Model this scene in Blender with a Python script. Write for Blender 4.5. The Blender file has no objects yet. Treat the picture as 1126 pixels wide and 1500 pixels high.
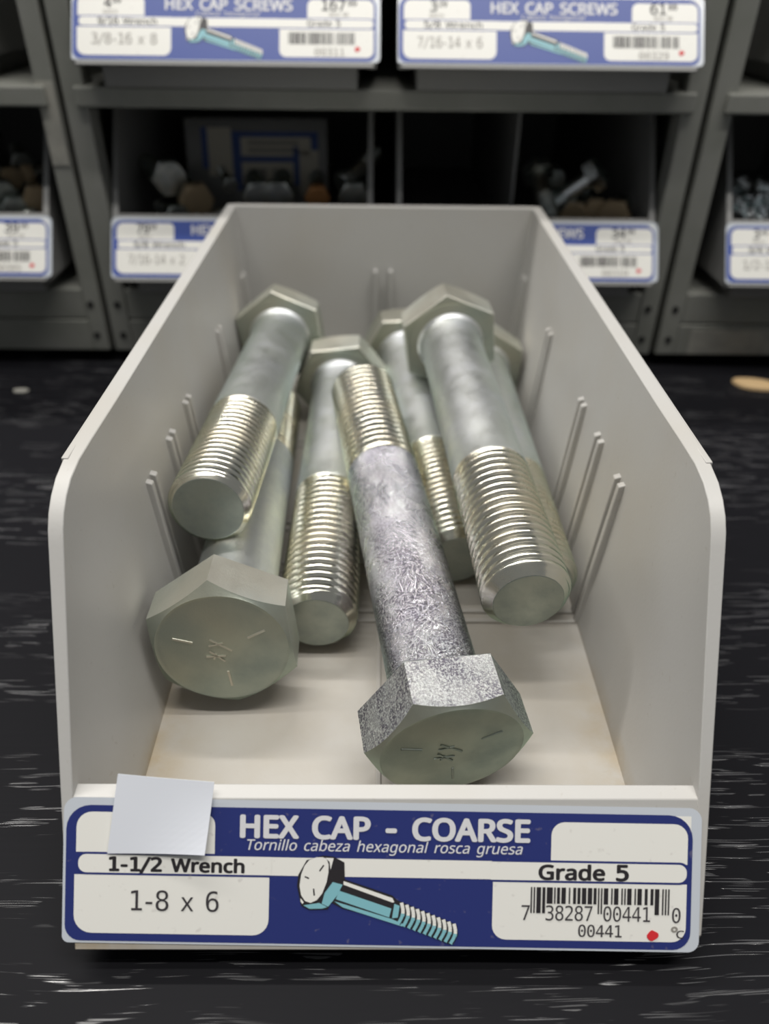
import bpy, bmesh, math, json, random
from mathutils import Vector, Matrix

# ------------------------------------------------------------------ camera
S = 0.001                                  # all builders below work in millimetres
sc = bpy.context.scene
COL = sc.collection
H = 182.69
F_PX, PITCH, YAW, ROLL = 1107.8, 0.6213, 0.0115, -0.0128
cp, sp = math.cos(PITCH), math.sin(PITCH)
fw = Vector((math.sin(YAW)*cp, math.cos(YAW)*cp, -sp))
r0 = Vector((math.cos(YAW), -math.sin(YAW), 0))
d0 = fw.cross(r0)
cr = math.cos(ROLL)*r0 + math.sin(ROLL)*d0
cd = -math.sin(ROLL)*r0 + math.cos(ROLL)*d0
cam = bpy.data.cameras.new('camera')
cam.sensor_fit = 'VERTICAL'; cam.sensor_height = 36.0; cam.lens = F_PX/1500*36.0
cam.clip_start = 0.005; cam.clip_end = 50
cam.dof.use_dof = True; cam.dof.focus_distance = 0.192; cam.dof.aperture_fstop = 9.0
co = bpy.data.objects.new('camera', cam); COL.objects.link(co)
mm = Matrix((( cr.x, -cd.x, -fw.x, 0), (cr.y, -cd.y, -fw.y, 0), (cr.z, -cd.z, -fw.z, H*S), (0, 0, 0, 1)))
co.matrix_world = mm
sc.camera = co
sc.view_settings.view_transform = 'Standard'; sc.view_settings.look = 'None'
sc.view_settings.gamma = 1.0; sc.view_settings.use_curve_mapping = False
sc.view_settings.exposure = 0.1

# ------------------------------------------------------------------ world and lamps
w = bpy.data.worlds.new('shop_air'); sc.world = w; w.use_nodes = True
w.node_tree.nodes['Background'].inputs[0].default_value = (0.95, 0.98, 1.0, 1)
w.node_tree.nodes['Background'].inputs[1].default_value = 0.16

def tube(name, loc, sx, sy, watts, target, color=(1.0, 0.97, 0.92)):
    l = bpy.data.lights.new(name, 'AREA'); l.shape = 'RECTANGLE'; l.size = sx; l.size_y = sy
    l.energy = watts; l.color = color
    o = bpy.data.objects.new(name, l); COL.objects.link(o)
    o.location = loc
    z = (Vector(loc) - Vector(target)).normalized(); x = Vector((1, 0, 0)); y = z.cross(x).normalized(); x = y.cross(z)
    o.matrix_world = Matrix(((x.x, y.x, z.x, loc[0]), (x.y, y.y, z.y, loc[1]), (x.z, y.z, z.z, loc[2]), (0, 0, 0, 1)))
    return o
TGT = (0, 0.2, 0)
tube('tube_or_fill_light', (0.0, 0.17, 1.5), 1.8, 0.04, 9.5, TGT)
tube('tube_or_fill_light', (-0.55, 0.74, 1.45), 1.5, 0.04, 16.0, TGT)
tube('tube_or_fill_light', (0.1, -0.10, 1.6), 1.5, 0.06, 13.5, TGT)  # front fill, added to brighten the bin label; no such tube seen

# ------------------------------------------------------------------ materials
def mat(name, col=(.5, .5, .5), rough=.5, metal=0., **k):
    m = bpy.data.materials.new(name); m.use_nodes = True
    b = m.node_tree.nodes['Principled BSDF']
    b.inputs['Base Color'].default_value = (*col, 1); b.inputs['Roughness'].default_value = rough
    b.inputs['Metallic'].default_value = metal
    for n, v in k.items():
        b.inputs[n.replace('_', ' ')].default_value = v
    return m
def N(m, t, **k):
    n = m.node_tree.nodes.new(t)
    for a, v in k.items(): setattr(n, a, v)
    return n
def L(m, a, b): m.node_tree.links.new(a, b)
def coords(m, scale=(1, 1, 1), rot=(0, 0, 0), loc=(0, 0, 0)):
    tc = N(m, 'ShaderNodeTexCoord'); mp = N(m, 'ShaderNodeMapping')
    mp.inputs['Scale'].default_value = scale; mp.inputs['Rotation'].default_value = rot; mp.inputs['Location'].default_value = loc
    L(m, tc.outputs['Object'], mp.inputs['Vector']); return mp.outputs['Vector']
def noise(m, vec, scale, detail=3, rough=.5):
    n = N(m, 'ShaderNodeTexNoise'); n.inputs['Scale'].default_value = scale
    n.inputs['Detail'].default_value = detail; n.inputs['Roughness'].default_value = rough
    L(m, vec, n.inputs['Vector']); return n.outputs['Fac']
def ramp(m, fac, stops):
    r = N(m, 'ShaderNodeValToRGB'); e = r.color_ramp.elements
    while len(e) < len(stops): e.new(.5)
    for i, (p, c) in enumerate(stops):
        e[i].position = p; e[i].color = (c, c, c, 1) if isinstance(c, (int, float)) else (*c, 1)
    L(m, fac, r.inputs['Fac']); return r.outputs['Color']
def bump(m, h, strength, dist):
    b = N(m, 'ShaderNodeBump'); b.inputs['Strength'].default_value = strength; b.inputs['Distance'].default_value = dist
    L(m, h, b.inputs['Height']); return b.outputs['Normal']
def P(m): return m.node_tree.nodes['Principled BSDF']
def mix(m, fac, a, b):
    n = N(m, 'ShaderNodeMix', data_type='RGBA')
    if isinstance(fac, float): n.inputs[0].default_value = fac
    else: L(m, fac, n.inputs[0])
    for s, v in ((n.inputs[6], a), (n.inputs[7], b)):
        if isinstance(v, tuple): s.default_value = (*v, 1)
        else: L(m, v, s)
    return n.outputs[2]
def math_(m, op, a, b=None):
    n = N(m, 'ShaderNodeMath', operation=op)
    for s, v in zip(n.inputs, (a, b)):
        if v is None: continue
        if isinstance(v, (int, float)): s.default_value = v
        else: L(m, v, s)
    return n.outputs[0]

def plastic(name, base, dirt, amount):
    m = mat(name, base, .42)
    v = coords(m)
    big = ramp(m, noise(m, v, 14, 4), [(.45, 0.), (.8, amount)])
    spk = ramp(m, noise(m, v, 520, 2), [(.70, 0.), (.76, .35*amount)])
    c = mix(m, big, base, dirt); c = mix(m, spk, c, (.25, .2, .14))
    L(m, c, P(m).inputs['Base Color'])
    L(m, bump(m, noise(m, v, 900, 2), .06, .0004), P(m).inputs['Normal'])
    P(m).inputs['Subsurface Weight'].default_value = 0.0
    return m
M = {}
M['bin'] = plastic('bin_plastic', (.495, .487, .47), (.43, .385, .31), .45)
# grime gathered on the bin floor's edges
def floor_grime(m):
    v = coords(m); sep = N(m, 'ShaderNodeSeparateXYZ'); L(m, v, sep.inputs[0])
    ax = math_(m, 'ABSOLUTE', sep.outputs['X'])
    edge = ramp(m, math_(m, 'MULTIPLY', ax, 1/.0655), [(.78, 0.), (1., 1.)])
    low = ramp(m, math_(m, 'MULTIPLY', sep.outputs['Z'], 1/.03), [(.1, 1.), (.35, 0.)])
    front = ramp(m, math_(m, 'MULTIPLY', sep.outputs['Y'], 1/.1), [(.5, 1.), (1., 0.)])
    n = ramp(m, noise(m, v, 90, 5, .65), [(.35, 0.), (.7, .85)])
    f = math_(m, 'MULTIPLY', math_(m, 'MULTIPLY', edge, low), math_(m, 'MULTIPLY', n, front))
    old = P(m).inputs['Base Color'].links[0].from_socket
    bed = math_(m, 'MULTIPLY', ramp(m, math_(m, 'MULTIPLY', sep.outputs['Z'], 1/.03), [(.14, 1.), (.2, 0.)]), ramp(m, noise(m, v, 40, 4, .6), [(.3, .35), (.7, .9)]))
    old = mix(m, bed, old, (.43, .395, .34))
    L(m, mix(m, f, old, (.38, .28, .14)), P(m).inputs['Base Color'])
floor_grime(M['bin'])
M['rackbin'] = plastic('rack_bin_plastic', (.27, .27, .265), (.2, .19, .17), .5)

def zinc(name, a, b, tint, rough, shift, bumpy=.25, bs=1500):
    m = mat(name, a, rough, 1.0)
    v = coords(m, loc=(shift, shift*.7, 0))
    n1 = noise(m, v, 60, 4, .6); n2 = noise(m, v, bs, 5, .75); n3 = noise(m, v, 25, 2)
    c = mix(m, ramp(m, n1, [(.38, 0.), (.62, 1.)]), a, b)
    c = mix(m, ramp(m, n3, [(.45, 0.), (.75, .8)]), c, tint)
    if bs < 1000:
        sp = noise(m, v, 1700, 4, .75)
        patch = ramp(m, noise(m, coords(m, (1, 1, .45), loc=(shift, 0, .3)), 95, 3, .6), [(.34, 0.), (.56, 1.)])
        f = math_(m, 'MULTIPLY', ramp(m, sp, [(.45, 1.), (.57, 0.)]), math_(m, 'ADD', math_(m, 'MULTIPLY', patch, 1.), .07))
        c = mix(m, f, c, (.17, .155, .20))
    L(m, c, P(m).inputs['Base Color'])
    P(m).inputs['Specular Tint'].default_value = (.55, .75, .66, 1)
    r = N(m, 'ShaderNodeMapRange'); r.inputs[1].default_value = .3; r.inputs[2].default_value = .7
    r.inputs[3].default_value = rough - .08; r.inputs[4].default_value = rough + .12
    L(m, n1, r.inputs[0]); L(m, r.outputs[0], P(m).inputs['Roughness'])
    L(m, bump(m, n2, bumpy, .0002 if bs > 1000 else .0005), P(m).inputs['Normal'])
    return m
M['shank'] = zinc('zinc_shank', (.80, .81, .80), (.64, .65, .68), (.72, .74, .68), .44, .013, .22)
M['shank_spangle'] = zinc('zinc_spangled', (.84, .83, .87), (.62, .60, .68), (.62, .68, .66), .25, .031, 1., 900)
M['thread'] = zinc('zinc_thread', (.80, .78, .68), (.76, .70, .56), (.60, .65, .60), .22, .053, .03)
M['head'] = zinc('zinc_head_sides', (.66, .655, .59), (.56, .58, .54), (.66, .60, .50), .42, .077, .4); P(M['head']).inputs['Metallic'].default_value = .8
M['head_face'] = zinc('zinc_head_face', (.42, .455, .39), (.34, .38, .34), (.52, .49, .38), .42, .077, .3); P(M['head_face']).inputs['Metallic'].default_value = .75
M['spangle_head'] = zinc('zinc_spangled_head', (.80, .81, .80), (.62, .64, .64), (.70, .70, .66), .34, .091, 1., 900)
M['tip'] = zinc('zinc_tip_face', (.42, .45, .40), (.30, .34, .32), (.42, .41, .34), .48, .019, .3)
M['mark'] = zinc('zinc_mark', (.72, .72, .66), (.66, .64, .55), (.66, .6, .5), .45, .011, .1)
M['dull'] = zinc('dull_zinc', (.54, .56, .53), (.36, .39, .38), (.45, .36, .24), .35, .02, .2)
M['tan_head'] = mat('tan_bolt_head', (.42, .32, .20), .5, .5)
M['rust_head'] = mat('rusty_bolt_head', (.50, .24, .09), .5, .5)
M['bright'] = zinc('bright_zinc', (.92, .95, .97), (.75, .8, .82), (.5, .5, .5), .22, .02, .1)

M['label_base'] = mat('label_sleeve', (.60, .64, .70), .22)
M['label_blue'] = mat('label_blue', (.024, .036, .18), .32)
M['label_blue2'] = mat('rack_label_blue', (.020, .060, .33), .4)
M['label_white'] = mat('label_white', (.88, .87, .82), .35)
for k in ('label_blue', 'label_white'):
    m = M[k]; v = coords(m); base = tuple(P(m).inputs['Base Color'].default_value)[:3]
    c = mix(m, ramp(m, noise(m, v, 420, 3), [(.66, 0.), (.74, .25)]), base, (.35, .3, .28))
    L(m, c, P(m).inputs['Base Color'])
M['ink'] = mat('black_ink', (.025, .022, .025), .45)
M['ink_soft'] = mat('grey_ink', (.05, .045, .05), .5)
M['ink_pale'] = mat('pale_ink', (.30, .28, .25), .5)
M['ink_white'] = mat('white_lettering', (.74, .74, .76), .4)
M['cyan'] = mat('cyan_print', (.24, .53, .60), .4)
M['red'] = mat('red_marker', (.72, .03, .04), .5)
M['paper'] = mat('white_paper', (.80, .83, .90), .6)
M['steel_paint'] = mat('grey_painted_steel', (.135, .14, .125), .42)
def worn(m, base, alt, sc_):
    v = coords(m); L(m, mix(m, ramp(m, noise(m, v, sc_, 5, .6), [(.4, 0.), (.75, 1.)]), base, alt), P(m).inputs['Base Color'])
    L(m, bump(m, noise(m, v, 700, 2), .15, .0003), P(m).inputs['Normal'])
worn(M['steel_paint'], (.22, .225, .20), (.27, .27, .25), 25)
M['tape'] = mat('old_tape', (.34, .33, .30), .6); worn(M['tape'], (.36, .35, .31), (.22, .22, .20), 60)
M['dark_steel'] = mat('dark_screw', (.03, .03, .03), .5, .6)
M['wood_chip'] = mat('tan_wood', (.60, .42, .22), .7)
M['floor'] = mat('grey_floor', (.22, .22, .21), .7)
M['yellow'] = mat('yellow_dot', (.45, .5, .05), .5)

def desk_material():
    m = mat('black_woodgrain_laminate', (.012, .012, .014), .24)
    P(m).inputs['Specular IOR Level'].default_value = .22
    tc = N(m, 'ShaderNodeTexCoord')
    wv = N(m, 'ShaderNodeTexNoise'); wv.inputs['Scale'].default_value = 9; wv.inputs['Detail'].default_value = 2
    L(m, tc.outputs['Object'], wv.inputs['Vector'])
    warp = N(m, 'ShaderNodeVectorMath', operation='MULTIPLY_ADD')
    L(m, wv.outputs['Color'], warp.inputs[0]); warp.inputs[1].default_value = (0, .010, 0); L(m, tc.outputs['Object'], warp.inputs[2])
    def str_noise(sx, sy, det):
        mp = N(m, 'ShaderNodeMapping'); mp.inputs['Scale'].default_value = (sx, sy, 1)
        L(m, warp.outputs[0], mp.inputs['Vector'])
        n = N(m, 'ShaderNodeTexNoise'); n.inputs['Scale'].default_value = 1; n.inputs['Detail'].default_value = det
        L(m, mp.outputs[0], n.inputs['Vector']); return n.outputs['Fac']
    fine = str_noise(55, 3600, 0.0); broad = str_noise(60, 480, 1.0); vbroad = str_noise(9, 60, 1.0)
    a = ramp(m, fine, [(.58, 0.), (.63, 1.)]); b = ramp(m, broad, [(.54, 0.), (.57, 1.)]); c = ramp(m, vbroad, [(.44, 0.), (.6, 1.)])
    s = math_(m, 'MULTIPLY', math_(m, 'MULTIPLY', a, b), c)
    L(m, mix(m, s, (.009, .009, .011), (.085, .085, .09)), P(m).inputs['Base Color'])  # grain streaks lightened in the colour to stand in for groove glints
    L(m, ramp(m, s, [(0., .5), (1., .24)]), P(m).inputs['Roughness'])
    L(m, ramp(m, s, [(0., .06), (1., 1.)]), P(m).inputs['Specular IOR Level'])
    g = str_noise(40, 700, 3)
    h = math_(m, 'ADD', math_(m, 'MULTIPLY', g, .35), math_(m, 'MULTIPLY', s, 1.))
    L(m, bump(m, h, .35, .0003), P(m).inputs['Normal'])
    return m
M['desk'] = desk_material()

# ------------------------------------------------------------------ builders
def link(o, parent=None):
    COL.objects.link(o)
    if parent is not None: o.parent = parent
    return o
def to_obj(name, verts, faces, m, parent=None, smooth=None, mats=None, fmat=None):
    me = bpy.data.meshes.new(name)
    me.from_pydata([(x*S, y*S, z*S) for x, y, z in verts], [], faces)
    for q in (mats or [m]): me.materials.append(q)
    if fmat: me.polygons.foreach_set('material_index', fmat)
    if smooth is not None:
        me.polygons.foreach_set('use_smooth', [True]*len(me.polygons))
        me.set_sharp_from_angle(angle=math.radians(smooth))
    me.update()
    return link(bpy.data.objects.new(name, me), parent)
def fix(o):
    bm = bmesh.new(); bm.from_mesh(o.data); bmesh.ops.recalc_face_normals(bm, faces=bm.faces); bm.to_mesh(o.data); bm.free()
    return o
def bev(o, wmm, seg=2, ang=35):
    b = o.modifiers.new('bevel', 'BEVEL'); b.width = wmm*S; b.segments = seg; b.limit_method = 'ANGLE'; b.angle_limit = math.radians(ang)
    return o
class MB:
    def __init__(s): s.v = []; s.f = []
    def box(s, x0, x1, y0, y1, z0, z1):
        s.hexa([(x0,y0,z0),(x1,y0,z0),(x1,y1,z0),(x0,y1,z0),(x0,y0,z1),(x1,y0,z1),(x1,y1,z1),(x0,y1,z1)])
    def hexa(s, p):
        n = len(s.v); s.v += p
        s.f += [tuple(n+i for i in q) for q in ((0,3,2,1),(4,5,6,7),(0,1,5,4),(1,2,6,5),(2,3,7,6),(3,0,4,7))]
    def grid(s, g):                           # g: rows of points
        n = len(s.v); R, C = len(g), len(g[0])
        for r in g: s.v += r
        s.f += [(n+i*C+j, n+i*C+j+1, n+(i+1)*C+j+1, n+(i+1)*C+j) for i in range(R-1) for j in range(C-1)]
    def build(s, name, m, parent=None, bevel=0, smooth=None):
        o = fix(to_obj(name, s.v, s.f, m, parent, smooth))
        if bevel: bev(o, bevel)
        return o
def empty(name, loc_mm, label, cat, group=None, rot=None, scale=None):
    o = bpy.data.objects.new(name, None); link(o); o.empty_display_size = .01
    o.location = [c*S for c in loc_mm]
    if rot is not None: o.rotation_euler = rot
    if scale: o.scale = (scale,)*3
    o['label'] = label; o['category'] = cat
    if group: o['group'] = group
    return o
def copy_tree(o, parent=None):
    c = o.copy(); COL.objects.link(c)
    if parent is not None: c.parent = parent
    for ch in list(o.children): copy_tree(ch, c)
    return c

# ------------------------------------------------------------------ the place: floor, desk, cabinets

DZ = -6.0                                    # desk surface
dk = empty('desk', (0, 150, -765), 'black wood-grain laminate desk under the grey bin and the cabinets', 'desk')
t = MB(); t.box(-700, 700, -300, 660, 765+DZ-25, 765+DZ); o = t.build('desk_top', M['desk'], dk, 1.0)
for sx in (-1, 1):
    for y in (-260, 620):
        t = MB(); t.box(sx*660-25, sx*660+25, y-25, y+25, 0, 765+DZ-25); t.build('leg', M['steel_paint'], dk, 1.0)

YF = 413.0                                   # cabinet front plane
SH0, SH1 = 127.5, 136.5                      # shelf lip
def cabinet(x0, x1, label, ox0, ox1):
    """outer x0..x1, opening ox0..ox1"""
    c = empty('bin_cabinet', (0, YF, DZ), label, 'cabinet', 'steel bin cabinets along the back of the desk')
    z = lambda v: v - DZ
    top, dep = 262, 330
    for a, b in ((x0, ox0), (ox1, x1)):
        t = MB(); t.box(a, b, 0, 14, z(1.5), z(top)); t.build('stile', M['steel_paint'], c, .8)
    for a, b in ((x0, x0+2), (x1-2, x1)):
        t = MB(); t.box(a, b, 14, dep, z(1.5), z(top)); t.build('side_panel', M['steel_paint'], c)
    t = MB(); t.box(x0+2, x1-2, dep-2, dep, z(1.5), z(top)); t.build('back_panel', M['steel_paint'], c)
    t = MB(); t.box(ox0-5, ox1+5, -3, 10, z(SH0), z(SH1)); t.box(x0+2, x1-2, 10, dep-2, z(SH1-2), z(SH1)); t.build('shelf', M['steel_paint'], c, 1.2)
    t = MB(); t.box(ox0, ox1, 2, dep-2, z(top-10), z(top)); t.build('top_panel', M['steel_paint'], c, .8)
    t = MB(); t.box(ox0, ox1, 0.6, 10, z(20.3), z(37.5)); t.box(ox0, ox1, 10, dep-2, z(35.5), z(37.5)); t.build('base_rail', M['steel_paint'], c, .8)
    t = MB(); t.box(ox0, ox1, 0, 12, z(1.5), z(19.7)); t.build('base_rail', M['steel_paint'], c, .8)
    for a in (x0+3, x1-9):
        for yy in (20, dep-20):
            t = MB(); t.box(a, a+6, yy, yy+8, 0, z(1.5)); t.build('foot', M['dark_steel'], c)
    for sx in (x0+6, x1-6):
        for zz in (29, 11):
            t = MB(); g = [[(sx+r*math.cos(a*.5236), yy, z(zz)+r*math.sin(a*.5236)) for a in range(13)] for r, yy in ((1.8, 0), (1.8, -.5), (1.0, -.8), (.05, -.8))]
            t.grid(g); t.build('screw_head', M['dark_steel'], c, smooth=30)
    return c
cab_c = cabinet(-152.5, 158.0, 'middle grey steel bin cabinet, holding the two fully visible blue-labelled upper bins', -141.5, 147.5)
cab_l = cabinet(-466, -155.5, 'left grey steel bin cabinet with a strip of worn tape on its upright', -455, -165)
cab_r = cabinet(161.5, 472, 'right grey steel bin cabinet with pale tape along its base rail', 172.5, 461)
t = MB(); t.box(-164.5, -156.2, -.5, 0, 101-DZ, 138-DZ); t.build('tape_strip', M['tape'], cab_l)['label'] = 'worn pale tape strip'
t = MB(); t.box(180, 330, -.5, 0, 2.5-DZ, 17-DZ); t.build('tape_strip', M['tape'], cab_r)['label'] = 'worn pale tape strip'

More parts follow.
